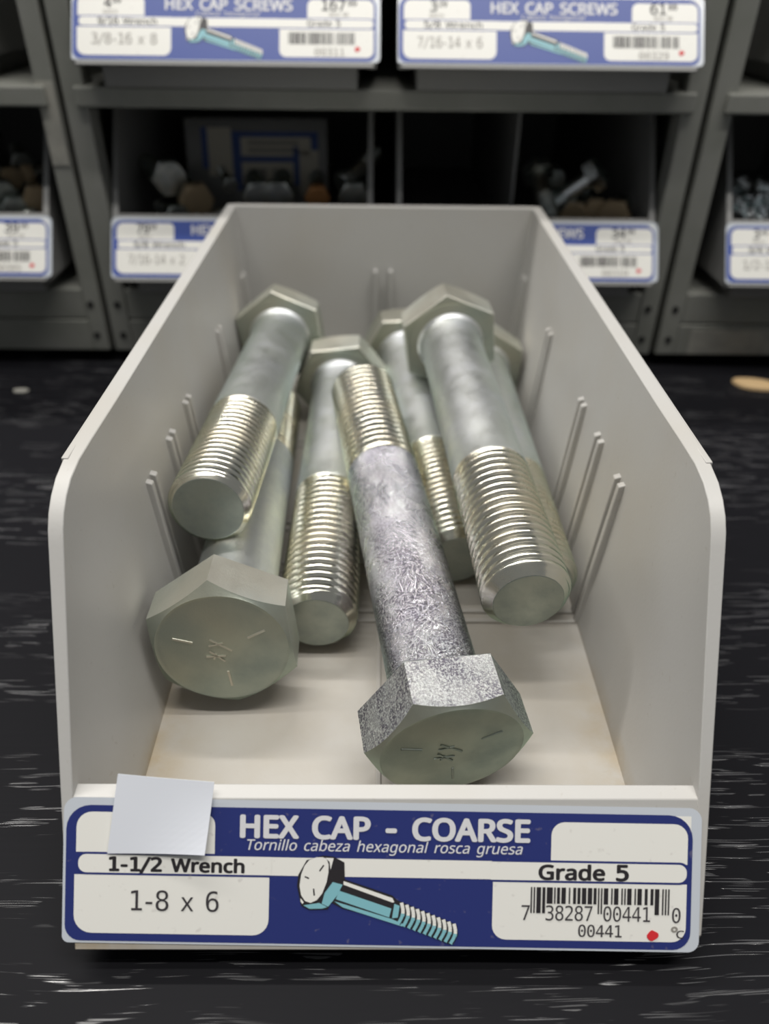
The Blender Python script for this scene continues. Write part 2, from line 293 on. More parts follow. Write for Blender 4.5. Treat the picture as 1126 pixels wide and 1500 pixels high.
# ------------------------------------------------------------------ lettering
GL = json.loads(r'''{"H":[348,[[60,0,46,0,46,112,46,224,46,336,60,336,74,336,88,336,88,288,88,241,88,194,145,194,203,194,260,194,260,241,260,288,260,336,274,336,288,336,302,336,302,224,302,112,302,0,288,0,274,0,260,0,260,52,260,104,260,157,203,157,145,157,88,157,88,104,88,52,88,0,74,0]]],"E":[261,[[108,0,46,0,46,112,46,224,46,336,108,336,171,336,233,336,233,323,233,311,233,299,185,299,136,299,88,299,88,264,88,229,88,194,134,194,179,194,225,194,225,181,225,169,225,157,179,157,134,157,88,157,88,117,88,77,88,37,136,37,185,37,233,37,233,25,233,12,233,0,171,0]]],"X":[275,[[17,0,2,0,39,58,76,117,113,175,79,228,44,282,9,336,25,336,40,336,56,336,83,292,111,248,138,204,166,248,193,292,221,336,236,336,251,336,266,336,231,282,196,229,162,176,199,117,236,59,274,0,258,0,242,0,226,0,196,49,166,97,137,146,107,97,77,49,47,0,32,0]]],"C":[297,[[201,-5,183,-5,149,-5,120,2,97,16,74,31,57,51,46,77,34,103,29,133,29,168,29,202,35,232,47,258,60,284,78,304,102,319,126,333,155,340,190,340,225,340,256,334,283,321,277,309,271,297,266,285,255,290,244,294,231,298,218,301,204,303,189,303,153,303,125,291,104,267,84,243,73,210,73,168,73,126,83,93,102,69,122,45,150,32,189,32,204,32,218,34,231,36,244,39,257,42,269,46,269,33,269,21,269,9,257,4,244,1,231,-1,217,-4]]],"A":[300,[[14,0,0,0,44,112,87,225,131,337,144,337,157,337,169,337,213,225,256,112,300,0,285,0,271,0,256,0,243,35,229,69,216,104,171,104,127,104,83,104,69,69,56,35,43,0,29,0],[110,175,97,142,132,142,168,142,203,142,191,175,178,209,165,243,165,246,163,250,161,257,159,263,156,270,154,277,152,284,151,290,149,293,147,284,145,274,142,265,139,256,137,248,135,243,122,209]]],"P":[284,[[60,0,46,0,46,112,46,224,46,336,75,336,105,336,134,336,178,336,210,327,230,310,250,293,260,268,260,237,260,218,256,201,248,185,240,169,226,156,206,146,187,136,160,131,126,131,114,131,101,131,88,131,88,87,88,44,88,0,74,0],[88,211,88,167,99,167,110,167,122,167,154,167,178,172,193,182,209,193,217,210,217,235,217,257,210,273,196,283,182,294,160,299,131,299,116,299,102,299,88,299,88,255]]],"O":[367,[[218,-5,184,-5,149,-5,120,3,97,17,74,31,57,52,46,78,34,104,29,134,29,169,29,203,34,233,46,259,57,285,74,305,97,319,120,334,149,341,184,341,218,341,246,334,269,319,292,305,309,285,321,259,333,233,338,203,338,168,338,134,333,103,321,77,309,51,292,31,269,17,246,3],[146,32,184,32,222,32,250,44,267,68,285,93,294,126,294,168,294,211,285,244,267,268,250,292,222,304,184,304,146,304,118,292,100,268,82,244,73,211,73,168,73,126,82,93,100,68,118,44]]],"R":[292,[[60,0,46,0,46,112,46,224,46,336,76,336,107,336,138,336,180,336,211,328,231,312,250,296,260,272,260,240,260,222,257,207,251,196,244,184,236,174,225,167,215,160,204,155,193,150,224,100,255,50,285,0,269,0,252,0,236,0,209,46,182,92,155,139,132,139,110,139,88,139,88,92,88,46,88,0,74,0],[88,216,88,174,105,174,121,174,138,174,165,174,185,180,198,191,210,201,217,217,217,238,217,260,210,276,197,285,184,294,163,299,136,299,120,299,104,299,88,299,88,257]]],"S":[258,[[153,-5,116,-5,97,-5,80,-3,64,0,48,2,35,6,24,11,24,25,24,38,24,52,35,47,49,42,66,38,83,34,100,32,118,32,143,32,162,37,175,47,187,56,194,69,194,86,194,97,191,106,187,114,182,121,174,128,162,135,151,141,135,148,115,155,86,165,65,178,50,193,35,208,28,229,28,255,28,273,33,288,42,301,51,313,64,323,80,330,96,337,114,340,135,340,154,340,171,339,186,335,202,332,215,327,228,322,224,309,219,297,215,285,203,290,191,295,177,298,163,301,149,303,134,303,113,303,98,299,87,290,76,281,71,269,71,254,71,243,73,234,78,226,83,219,90,212,101,206,112,200,126,193,144,187,164,179,181,172,194,163,208,155,218,145,225,134,232,122,236,107,236,90,236,60,225,37,204,20,182,4]]],"W":[437,[[109,0,94,0,65,112,35,224,6,336,20,336,35,336,50,336,67,267,85,199,102,131,106,116,109,102,112,89,114,75,116,63,118,51,120,63,122,76,125,91,128,105,132,119,136,133,156,201,175,268,195,336,210,336,224,336,239,336,259,268,280,200,300,132,305,117,309,103,312,89,315,74,317,62,319,51,320,62,322,75,325,89,328,102,331,116,335,131,352,199,370,267,387,336,402,336,416,336,431,336,401,224,372,112,342,0,328,0,313,0,299,0,277,73,255,147,234,220,231,229,229,238,226,247,224,256,222,264,220,271,218,279,217,283,217,286,216,282,215,274,212,260,209,247,205,233,201,219,180,146,158,73,137,0,123,0]]],"T":[261,[[124,0,110,0,110,100,110,199,110,299,75,299,40,299,5,299,5,311,5,323,5,336,89,336,172,336,256,336,256,323,256,311,256,299,221,299,187,299,152,299,152,199,152,100,152,0,138,0]]],"M":[426,[[59,0,46,0,46,112,46,224,46,336,66,336,87,336,108,336,143,244,177,152,212,61,212,61,213,61,213,61,249,152,284,244,319,336,339,336,360,336,381,336,381,224,381,112,381,0,367,0,353,0,339,0,339,69,339,138,339,206,339,223,339,239,340,255,341,271,342,284,342,294,342,294,341,294,340,294,303,196,266,98,228,0,217,0,205,0,194,0,157,98,120,196,83,294,83,294,82,294,81,294,82,285,83,271,84,255,84,239,85,221,85,204,85,136,85,68,85,0,72,0]]],"B":[306,[[85,0,46,0,46,112,46,224,46,336,78,336,110,336,142,336,184,336,215,329,237,317,258,305,269,283,269,252,269,233,263,216,252,203,241,190,226,182,205,178,205,177,205,177,205,176,219,174,232,170,243,164,255,158,264,149,270,138,277,127,280,113,280,95,280,65,270,42,249,25,228,8,200,0,164,0,124,0],[88,228,88,193,109,193,129,193,150,193,179,193,199,197,209,207,220,216,225,230,225,248,225,266,219,279,206,287,193,295,172,299,143,299,125,299,106,299,88,299,88,264],[88,76,88,36,110,36,133,36,156,36,185,36,206,42,218,53,229,65,235,80,235,99,235,116,229,130,217,141,205,152,183,157,152,157,131,157,109,157,88,157,88,117]]],"G":[342,[[213,-5,189,-5,155,-5,125,2,102,16,78,30,60,50,47,76,35,102,29,132,29,168,29,203,36,233,49,259,63,285,83,305,109,319,135,333,166,340,203,340,221,340,239,339,256,335,273,332,288,327,303,321,297,308,292,296,287,284,275,289,261,294,247,298,232,301,216,303,200,303,160,303,129,291,106,267,84,243,73,210,73,168,73,141,77,118,86,97,94,77,108,61,126,49,145,38,169,32,199,32,214,32,227,33,237,34,247,36,257,38,265,40,265,73,265,106,265,140,241,140,216,140,191,140,191,152,191,165,191,177,230,177,269,177,307,177,307,122,307,68,307,13,289,7,271,2,252,0,234,-3]]],"K":[291,[[60,0,46,0,46,112,46,224,46,336,60,336,74,336,88,336,88,281,88,225,88,170,98,181,107,191,117,202,126,213,136,223,146,234,176,268,206,302,236,336,253,336,269,336,286,336,241,287,197,238,153,189,199,126,245,63,291,0,274,0,258,0,241,0,202,53,162,107,122,160,111,150,99,140,88,130,88,87,88,43,88,0,74,0]]],"D":[343,[[77,0,46,0,46,112,46,224,46,336,80,336,115,336,149,336,183,336,212,329,237,317,262,304,281,286,294,262,308,237,315,207,315,171,315,114,299,72,268,43,237,14,194,0,139,0,108,0],[88,124,88,36,103,36,118,36,134,36,224,36,270,81,270,170,270,215,259,247,237,268,215,289,183,299,143,299,125,299,106,299,88,299,88,212]]],"o":[284,[[178,-5,142,-5,119,-5,99,0,82,11,65,21,51,36,41,55,31,75,26,99,26,126,26,168,36,200,57,223,78,245,107,257,143,257,166,257,186,252,203,241,221,231,234,216,244,197,254,178,259,154,259,126,259,85,248,52,227,30,206,7],[117,30,142,30,168,30,186,38,198,56,210,73,216,97,216,126,216,156,210,180,198,197,186,213,168,222,142,222,116,222,98,213,86,197,74,180,69,156,69,126,69,97,75,73,86,56,98,38]]],"r":[194,[[54,0,40,0,40,84,40,168,40,252,51,252,63,252,74,252,75,237,77,221,79,206,79,206,80,206,80,206,89,220,99,232,112,242,125,252,140,257,157,257,162,257,167,256,173,256,178,256,183,255,187,254,185,241,184,228,182,216,178,217,173,218,169,218,164,219,159,219,155,219,142,219,130,216,118,208,107,201,98,192,91,179,85,166,81,151,81,134,81,90,81,45,81,0,68,0]]],"n":[291,[[54,0,40,0,40,84,40,168,40,252,51,252,62,252,73,252,75,241,77,229,79,218,80,218,81,218,82,218,90,231,101,241,116,247,130,253,145,257,161,257,191,257,214,249,229,235,245,220,252,197,252,164,252,109,252,55,252,0,239,0,225,0,212,0,212,54,212,107,212,161,212,202,193,222,155,222,127,222,108,214,97,198,87,183,81,160,81,131,81,87,81,44,81,0,68,0]]],"i":[121,[[67,294,61,294,54,294,48,296,44,300,39,305,37,311,37,320,37,329,39,336,44,340,48,344,54,346,61,346,67,346,73,344,78,340,83,336,85,329,85,320,85,311,83,305,78,300,73,296],[54,0,40,0,40,84,40,168,40,252,54,252,68,252,81,252,81,168,81,84,81,0,68,0]]],"l":[121,[[54,0,40,0,40,119,40,238,40,357,54,357,68,357,81,357,81,238,81,119,81,0,68,0]]],"c":[226,[[155,-5,141,-5,119,-5,99,0,82,9,64,18,51,32,41,51,31,70,26,95,26,125,26,156,31,181,41,200,52,220,66,234,83,243,101,252,121,257,144,257,157,257,169,255,181,253,193,250,203,247,210,243,206,232,202,220,197,209,190,212,181,214,171,217,161,219,152,220,143,220,93,220,69,189,69,125,69,95,75,71,87,55,99,39,117,31,141,31,154,31,166,32,177,35,187,38,197,42,206,46,206,33,206,21,206,9,197,5,188,1,178,-1,168,-4]]],"a":[264,[[122,-5,101,-5,78,-5,59,1,44,13,29,25,22,44,22,70,22,95,31,114,51,128,71,142,101,149,142,150,157,151,171,151,185,152,185,157,185,162,185,167,185,188,181,202,172,211,163,219,150,223,133,223,120,223,107,221,95,217,84,213,72,209,62,204,58,214,54,224,49,235,60,241,73,246,88,250,103,254,119,256,135,256,166,256,189,249,204,236,218,223,226,201,226,172,226,114,226,57,226,0,216,0,206,0,196,0,193,12,190,24,188,36,187,36,186,36,186,36,175,22,163,12,151,5,139,-1],[97,29,110,29,132,29,149,35,164,46,178,58,185,76,185,101,185,108,185,116,185,123,172,123,160,122,148,122,116,121,95,115,83,107,70,98,64,86,64,70,64,55,69,45,77,39,86,32]]],"b":[289,[[190,-5,159,-5,140,-5,123,-1,111,6,98,13,89,22,81,32,80,32,79,32,78,32,75,21,72,11,70,0,60,0,50,0,40,0,40,119,40,238,40,357,54,357,68,357,81,357,81,328,81,299,81,270,81,260,81,250,81,240,80,231,80,224,79,219,80,219,81,219,81,219,89,229,98,238,111,245,123,253,140,256,159,256,191,256,216,245,235,224,254,202,263,169,263,126,263,83,254,50,235,28,215,6],[126,30,153,30,176,30,193,38,204,55,215,71,220,95,220,126,220,190,198,222,152,222,126,222,107,214,97,199,87,184,81,160,81,127,81,127,81,126,81,126,81,94,86,71,97,54,107,38]]],"e":[265,[[164,-5,147,-5,123,-5,102,0,84,10,66,20,51,34,41,53,31,73,26,96,26,124,26,152,30,175,40,195,49,215,62,230,79,241,96,251,115,257,137,257,159,257,177,252,193,243,208,233,220,220,229,203,237,186,241,166,241,143,241,135,241,126,241,118,184,118,126,118,69,118,69,89,77,68,90,53,104,38,124,31,149,31,165,31,179,32,192,35,204,38,217,42,230,48,230,36,230,24,230,12,217,6,204,2,192,-1,179,-3],[72,173,70,151,112,151,155,151,198,151,198,172,193,190,183,203,173,216,158,223,137,223,117,223,101,216,90,204,79,191]]],"z":[221,[[80,0,18,0,18,9,18,18,18,27,63,92,109,156,154,220,111,220,69,220,26,220,26,231,26,241,26,252,84,252,142,252,199,252,199,242,199,231,199,221,155,158,110,95,66,32,111,32,157,32,203,32,203,21,203,11,203,0,141,0]]],"h":[291,[[54,0,40,0,40,119,40,238,40,357,54,357,68,357,81,357,81,322,81,287,81,252,81,240,81,228,79,217,80,217,81,217,82,217,90,230,101,240,115,246,129,253,144,256,160,256,191,256,214,249,229,234,245,220,252,196,252,164,252,109,252,55,252,0,239,0,225,0,212,0,212,54,212,107,212,161,212,202,193,222,155,222,127,222,108,214,97,198,87,182,81,160,81,130,81,87,81,43,81,0,68,0]]],"x":[249,[[24,0,8,0,39,43,69,86,100,129,71,170,42,211,13,252,28,252,44,252,60,252,81,220,103,189,125,157,146,189,168,220,189,252,204,252,220,252,236,252,207,211,178,170,149,129,179,86,210,43,240,0,225,0,209,0,193,0,170,34,147,67,125,101,101,67,78,34,55,0,39,0]]],"g":[289,[[175,-113,136,-113,99,-113,69,-107,46,-97,46,-84,46,-71,46,-59,70,-72,101,-79,139,-79,160,-79,177,-72,190,-59,202,-47,208,-29,208,-8,208,-4,208,-1,208,2,208,6,208,12,209,19,209,26,209,31,210,33,209,33,208,33,208,33,191,8,165,-5,130,-5,97,-5,72,7,53,30,35,52,26,84,26,126,26,166,35,198,53,221,72,245,97,257,129,257,146,257,161,254,174,247,187,241,199,231,208,219,209,219,210,219,211,219,212,230,214,241,216,252,227,252,238,252,249,252,249,167,249,81,249,-4,249,-40,240,-67,222,-86,203,-104],[114,29,136,29,161,29,180,36,191,50,203,63,209,85,209,116,209,119,209,122,209,126,209,160,203,185,191,200,179,214,160,222,135,222,114,222,98,214,86,197,74,180,69,156,69,125,69,94,74,70,86,54,97,37]]],"s":[225,[[134,-5,103,-5,86,-5,71,-3,58,0,45,2,34,6,24,11,24,24,24,36,24,49,34,44,47,39,61,35,75,31,90,29,104,29,125,29,141,32,150,39,159,46,164,55,164,66,164,72,162,78,159,83,155,88,149,93,140,98,131,103,119,108,102,115,86,121,72,127,60,134,49,140,40,147,33,156,27,165,24,176,24,190,24,211,33,228,50,239,67,251,90,257,118,257,134,257,148,255,161,252,175,249,187,245,199,240,194,229,189,218,185,207,174,211,163,215,151,218,140,221,128,223,116,223,99,223,86,220,77,215,68,209,63,202,63,192,63,185,66,180,70,175,74,170,80,165,90,161,100,156,112,150,128,144,144,138,158,132,169,126,181,119,189,112,195,103,201,94,204,83,204,70,204,45,195,27,177,14,159,2]]],"u":[291,[[145,-5,129,-5,98,-5,76,3,60,17,45,32,37,55,37,87,37,142,37,197,37,252,51,252,65,252,79,252,79,198,79,144,79,90,79,50,98,30,135,30,163,30,182,37,193,53,204,69,209,91,209,121,209,165,209,208,209,252,223,252,237,252,251,252,251,168,251,84,251,0,239,0,228,0,217,0,215,11,213,22,211,33,210,33,209,33,209,33,201,20,189,11,175,4,160,-2]]],"d":[289,[[149,-5,129,-5,98,-5,73,6,54,28,35,50,26,82,26,126,26,169,35,201,54,224,73,246,98,257,130,257,149,257,165,253,177,246,190,239,200,230,208,220,209,220,210,220,211,220,210,224,210,230,209,238,208,246,208,252,208,257,208,290,208,324,208,357,222,357,235,357,249,357,249,238,249,119,249,0,238,0,227,0,216,0,214,11,212,23,210,34,209,34,208,34,208,34,200,23,190,14,178,7,165,-1],[113,30,136,30,163,30,181,37,192,51,203,66,208,88,208,118,208,120,208,123,208,125,208,156,203,180,193,197,182,214,163,222,135,222,113,222,96,214,85,196,74,178,69,154,69,125,69,94,74,71,85,55,96,38]]],"k":[251,[[54,0,40,0,40,119,40,238,40,357,54,357,67,357,81,357,81,295,81,233,81,171,81,166,81,159,80,151,80,143,80,136,79,130,80,130,80,130,81,130,83,132,86,136,89,141,93,145,97,150,101,155,105,160,108,164,111,167,138,195,165,224,191,252,207,252,224,252,240,252,206,216,172,180,138,144,174,96,210,48,247,0,230,0,214,0,197,0,168,39,139,78,110,118,100,109,90,101,81,93,81,62,81,31,81,0,67,0]]],"p":[289,[[54,-113,40,-113,40,9,40,130,40,252,51,252,63,252,74,252,76,241,78,229,79,218,80,218,81,218,81,218,89,229,99,238,111,245,123,253,139,257,160,257,191,257,216,246,235,224,254,203,263,170,263,126,263,84,254,51,235,29,216,6,191,-5,159,-5,140,-5,124,-1,111,6,98,14,89,22,81,32,80,32,79,32,79,32,79,27,80,20,80,12,81,4,81,-3,81,-9,81,-44,81,-78,81,-113,68,-113],[126,30,153,30,169,30,181,34,191,42,201,51,208,62,213,77,218,91,220,108,220,127,220,156,215,179,204,196,193,213,176,222,152,222,127,222,109,215,98,200,88,186,82,164,81,134,81,132,81,129,81,126,81,95,86,72,97,55,107,38]]],"t":[170,[[125,-5,117,-5,104,-5,92,-2,81,2,69,7,60,15,54,26,47,37,43,53,43,73,43,122,43,171,43,220,31,220,19,220,8,220,8,227,8,233,8,240,20,245,32,251,44,256,49,274,55,292,60,310,68,310,76,310,85,310,85,291,85,271,85,252,109,252,133,252,157,252,157,241,157,231,157,220,133,220,109,220,85,220,85,171,85,123,85,74,85,59,88,48,96,40,103,33,113,29,124,29,130,29,137,30,143,31,150,32,155,33,159,34,159,24,159,13,159,3,155,1,149,-1,141,-3,132,-4]]],"v":[239,[[111,0,95,0,64,84,32,168,0,252,15,252,29,252,44,252,62,202,80,153,98,103,100,97,103,89,106,80,109,72,111,64,113,56,115,49,117,42,118,37,119,37,119,37,120,37,121,42,123,49,125,56,128,64,130,72,133,81,136,89,139,97,141,103,159,153,177,202,195,252,209,252,224,252,239,252,207,168,175,84,143,0,127,0]]],"w":[370,[[90,0,74,0,51,84,28,168,5,252,19,252,34,252,48,252,60,208,71,163,83,118,86,105,89,91,93,77,96,63,98,52,99,43,100,43,100,43,101,43,102,48,104,55,106,63,107,70,109,79,111,87,114,96,116,104,118,110,133,158,148,205,163,252,178,252,193,252,208,252,222,205,237,158,251,110,254,100,258,88,261,76,264,63,267,52,268,43,269,43,269,43,270,43,271,51,273,62,276,76,279,89,283,104,287,118,299,163,310,208,322,252,336,252,350,252,364,252,341,168,318,84,294,0,278,0,262,0,246,0,231,48,217,95,203,142,199,155,195,168,192,180,189,193,187,202,185,209,185,209,184,209,183,209,182,202,180,193,177,180,174,168,171,155,166,142,151,95,136,48,121,0,106,0]]],".":[126,[[71,-7,63,-7,55,-7,48,-4,42,1,37,6,34,14,34,25,34,37,37,45,42,50,48,55,55,57,63,57,71,57,78,55,83,50,89,45,92,37,92,25,92,14,89,6,83,1,78,-4]]],"F":[244,[[60,0,46,0,46,112,46,224,46,336,108,336,171,336,233,336,233,323,233,311,233,299,185,299,136,299,88,299,88,259,88,219,88,180,133,180,179,180,224,180,224,167,224,155,224,142,179,142,133,142,88,142,88,95,88,47,88,0,74,0]]],"m0":[301,[[118,173,118,183,118,192,121,199,127,206,133,212,141,216,150,216,159,216,167,212,173,206,180,199,183,192,183,183,183,174,180,166,173,160,167,153,159,150,150,150,141,150,133,153,127,159,121,166],[173,331,150,331,127,331,110,319,99,294,88,270,82,232,82,182,82,131,88,94,99,69,110,44,127,32,150,32,173,32,190,44,202,69,213,94,219,131,219,182,219,232,213,270,202,294,190,319],[111,370,150,370,189,370,218,355,238,323,258,291,268,244,268,182,268,120,258,73,238,41,218,9,189,-7,150,-7,111,-7,82,9,62,41,42,73,32,120,32,182,32,244,42,291,62,323,82,355]]],"m1":[301,[[66,28,66,41,91,41,117,41,142,41,142,134,142,227,142,320,115,313,87,307,60,301,60,316,60,331,60,346,87,352,115,358,142,364,158,364,175,364,191,364,191,256,191,149,191,41,216,41,241,41,267,41,267,28,267,14,267,0,200,0,133,0,66,0,66,14]]],"m2":[301,[[126,79,91,41,147,41,202,41,258,41,258,28,258,14,258,0,184,0,111,0,37,0,37,14,37,28,37,41,67,73,94,102,117,126,139,151,155,168,164,178,180,198,191,214,197,226,202,239,205,251,205,264,205,284,199,300,187,312,175,323,159,329,138,329,123,329,108,326,92,321,75,316,58,308,40,297,40,313,40,330,40,346,57,354,73,360,89,364,105,368,121,370,137,370,173,370,201,361,223,342,245,323,256,298,256,268,256,252,252,236,245,221,238,205,226,188,210,169,201,159,187,144,170,125,153,107]]],"m3":[301,[[210,200,189,195,213,188,231,177,244,161,257,145,263,125,263,100,263,67,252,41,229,22,207,2,176,-7,136,-7,119,-7,102,-6,85,-2,67,1,50,5,33,11,33,27,33,44,33,60,50,51,66,45,82,41,98,36,114,34,130,34,157,34,178,40,193,53,207,65,214,82,214,105,214,126,207,143,193,156,178,168,159,174,134,174,121,174,109,174,96,174,96,188,96,201,96,215,109,215,121,215,134,215,156,215,174,220,187,230,199,240,206,253,206,271,206,290,200,304,188,314,176,324,159,329,138,329,123,329,108,327,93,324,77,321,61,316,44,310,44,325,44,340,44,355,64,360,82,364,97,367,112,369,126,370,138,370,173,370,201,362,223,344,244,326,254,302,254,273,254,253,249,236,238,223,227,210]]],"m4":[301,[[179,255,179,319,141,255,103,191,64,127,103,127,141,127,179,127,179,191],[122,287,171,364,190,364,209,364,228,364,228,285,228,206,228,127,244,127,260,127,277,127,277,113,277,100,277,87,260,87,244,87,228,87,228,58,228,29,228,0,212,0,195,0,179,0,179,29,179,58,179,87,128,87,76,87,25,87,25,102,25,118,25,133,74,210]]],"m5":[301,[[50,303,50,364,112,364,173,364,235,364,235,350,235,336,235,322,188,322,142,322,95,322,95,293,95,263,95,233,102,236,109,238,116,239,123,240,131,241,138,241,175,241,205,229,227,207,250,185,261,155,261,117,261,78,249,48,226,26,203,4,171,-7,131,-7,112,-7,94,-6,78,-3,62,-1,48,3,35,9,35,25,35,42,35,58,50,50,65,44,80,40,95,36,110,34,126,34,153,34,174,42,189,56,204,70,211,90,211,117,211,143,203,163,188,177,173,192,152,199,125,199,112,199,99,198,86,195,74,192,62,187,50,181,50,242]]],"m6":[301,[[230,361,242,356,242,341,242,326,242,311,231,317,220,321,209,324,197,327,185,329,173,329,142,329,118,317,102,294,86,270,78,236,78,190,86,206,96,219,110,228,124,236,140,241,158,241,193,241,220,230,239,208,258,187,268,156,268,117,268,77,258,47,238,25,219,4,191,-7,155,-7,113,-7,82,8,62,38,42,69,32,116,32,182,32,243,44,290,68,322,92,354,126,370,171,370,183,370,195,369,207,367,219,364],[176,202,154,202,133,202,116,194,104,179,92,164,86,143,86,117,86,90,92,69,104,54,116,39,133,31,154,31,176,31,192,39,203,53,214,67,220,89,220,117,220,145,214,166,203,181,192,195]]],"m7":[301,[[34,350,34,364,110,364,187,364,263,364,263,357,263,350,263,343,220,229,176,114,133,0,116,0,99,0,81,0,124,107,166,215,208,322,150,322,92,322,34,322,34,336]]],"m8":[301,[[172,173,150,173,128,173,111,167,99,154,87,142,81,125,81,102,81,80,87,63,100,50,112,38,129,31,150,31,172,31,189,38,201,50,213,62,219,80,219,102,219,125,213,142,201,154,189,167],[83,188,107,193,86,199,70,209,58,223,46,238,40,256,40,276,40,305,50,328,70,345,90,362,116,370,150,370,184,370,211,362,231,345,250,328,260,305,260,276,260,256,254,238,242,223,231,209,214,199,193,193,218,188,236,177,249,161,262,145,269,124,269,98,269,65,258,39,237,21,216,2,187,-7,150,-7,113,-7,84,2,63,21,42,39,32,65,32,97,32,123,38,144,51,161,64,177],[89,291,89,272,89,252,95,237,105,227,115,217,130,212,150,212,170,212,185,217,195,227,206,237,211,252,211,272,211,291,206,306,196,317,185,327,170,332,150,332,130,332,115,327,105,317,95,306]]],"m9":[301,[[123,161,145,161,166,161,183,169,195,184,207,199,213,220,213,247,213,273,207,294,195,309,183,324,166,332,145,332,123,332,107,325,96,310,85,296,79,275,79,247,79,218,85,197,96,183,107,169],[69,3,58,8,58,23,58,38,58,53,68,47,79,42,90,39,102,36,114,34,126,34,157,34,181,46,197,70,213,93,221,128,221,173,213,157,203,145,189,136,175,127,159,123,141,123,106,123,79,134,60,155,41,177,31,207,31,247,31,286,41,317,61,338,80,360,108,370,144,370,187,370,217,355,237,325,257,295,267,247,267,182,267,120,255,74,231,41,208,9,173,-7,128,-7,116,-7,104,-6,92,-3,80,-1]]],"m-":[301,[[87,143,87,157,129,157,171,157,214,157,214,143,214,130,214,117,171,117,129,117,87,117,87,130]]],"m/":[301,[[153,227,217,364,232,364,248,364,263,364,199,227,135,90,71,-46,56,-46,40,-46,25,-46,89,90]]],"mx":[301,[[256,273,272,273,240,229,207,186,175,142,211,95,246,47,282,0,265,0,247,0,230,0,203,36,177,73,150,109,124,73,97,36,70,0,53,0,36,0,19,0,54,47,90,95,126,142,93,186,61,229,28,273,45,273,61,273,78,273,102,240,126,207,150,174,174,207,198,240,222,273,239,273]]],"m\u00b0":[301,[[129,370,150,370,161,370,171,368,180,365,190,361,198,355,205,347,213,340,218,332,222,322,226,313,228,303,228,292,228,271,220,253,205,238,190,223,171,216,150,216,128,216,109,223,95,238,80,252,73,271,73,292,73,314,80,333,95,348,110,363],[163,339,150,339,137,339,126,335,117,326,108,316,104,305,104,292,104,279,108,269,117,260,126,251,137,247,150,247,163,247,174,251,183,260,192,269,197,280,197,292,197,305,192,316,183,325,174,334]]],"mC":[301,[[262,30,262,13,249,6,236,1,223,-2,210,-5,196,-7,181,-7,134,-7,98,9,73,42,47,75,34,122,34,182,34,241,47,287,73,321,99,354,135,370,181,370,196,370,210,369,223,365,236,362,249,357,262,350,262,334,262,317,262,300,250,310,237,318,223,323,209,328,195,331,181,331,149,331,125,318,109,293,93,269,85,231,85,182,85,132,93,95,109,70,125,45,149,33,181,33,195,33,209,36,223,41,237,46,250,53,262,63,262,47]]]}''')
CAPH = max(v for s in GL['H'][1] for v in s[1::2])
DADV = {'-': 205, '/': 215, '°': 180}
def glyph(ch):
    if ch in '0123456789-/°':
        g = GL['m'+ch]; a = DADV.get(ch, 282); d = (g[0]-a)//2
        return [a, [[q-d if i % 2 == 0 else q for i, q in enumerate(sp_)] for sp_ in g[1]]]
    return GL[ch]
GC = {}
def glyph_mesh(c, sx, sy, shear):
    sps = glyph(c)[1]; info = []
    for q in sps:
        pts = list(zip(q[2::6], q[3::6])); ar = sum(x0*y1-x1*y0 for (x0, y0), (x1, y1) in zip(pts, pts[1:]+pts[:1]))/2
        info.append((q, ar, min(p[0] for p in pts), max(p[0] for p in pts), min(p[1] for p in pts), max(p[1] for p in pts)))
    sg = 1 if max(info, key=lambda i: abs(i[1]))[1] > 0 else -1
    outs = [i for i in info if i[1]*sg > 0]; holes = [i for i in info if i[1]*sg <= 0]; res = []
    for o in outs:
        group = [o] + [h for h in holes if h[2] >= o[2] and h[3] <= o[3] and h[4] >= o[4] and h[5] <= o[5]]
        cu = bpy.data.curves.new('t', 'CURVE'); cu.dimensions = '2D'; cu.fill_mode = 'BOTH'; cu.resolution_u = 4
        for i_ in group:
            q = i_[0]; n = len(q)//6; sp_ = cu.splines.new('BEZIER'); sp_.bezier_points.add(n-1); sp_.use_cyclic_u = True
            for i, b in enumerate(sp_.bezier_points):
                b.handle_left_type = b.handle_right_type = 'FREE'
                p = [(q[6*i+2*k]*sx + shear*q[6*i+2*k+1]*sy, q[6*i+2*k+1]*sy, 0) for k in range(3)]
                b.handle_left, b.co, b.handle_right = p
        ob = bpy.data.objects.new('t', cu); COL.objects.link(ob)
        me = bpy.data.meshes.new_from_object(ob.evaluated_get(bpy.context.evaluated_depsgraph_get()))
        res.append(([(p.co.x, p.co.y) for p in me.vertices], [tuple(p.vertices) for p in me.polygons]))
        bpy.data.objects.remove(ob); bpy.data.curves.remove(cu); bpy.data.meshes.remove(me)
    return res
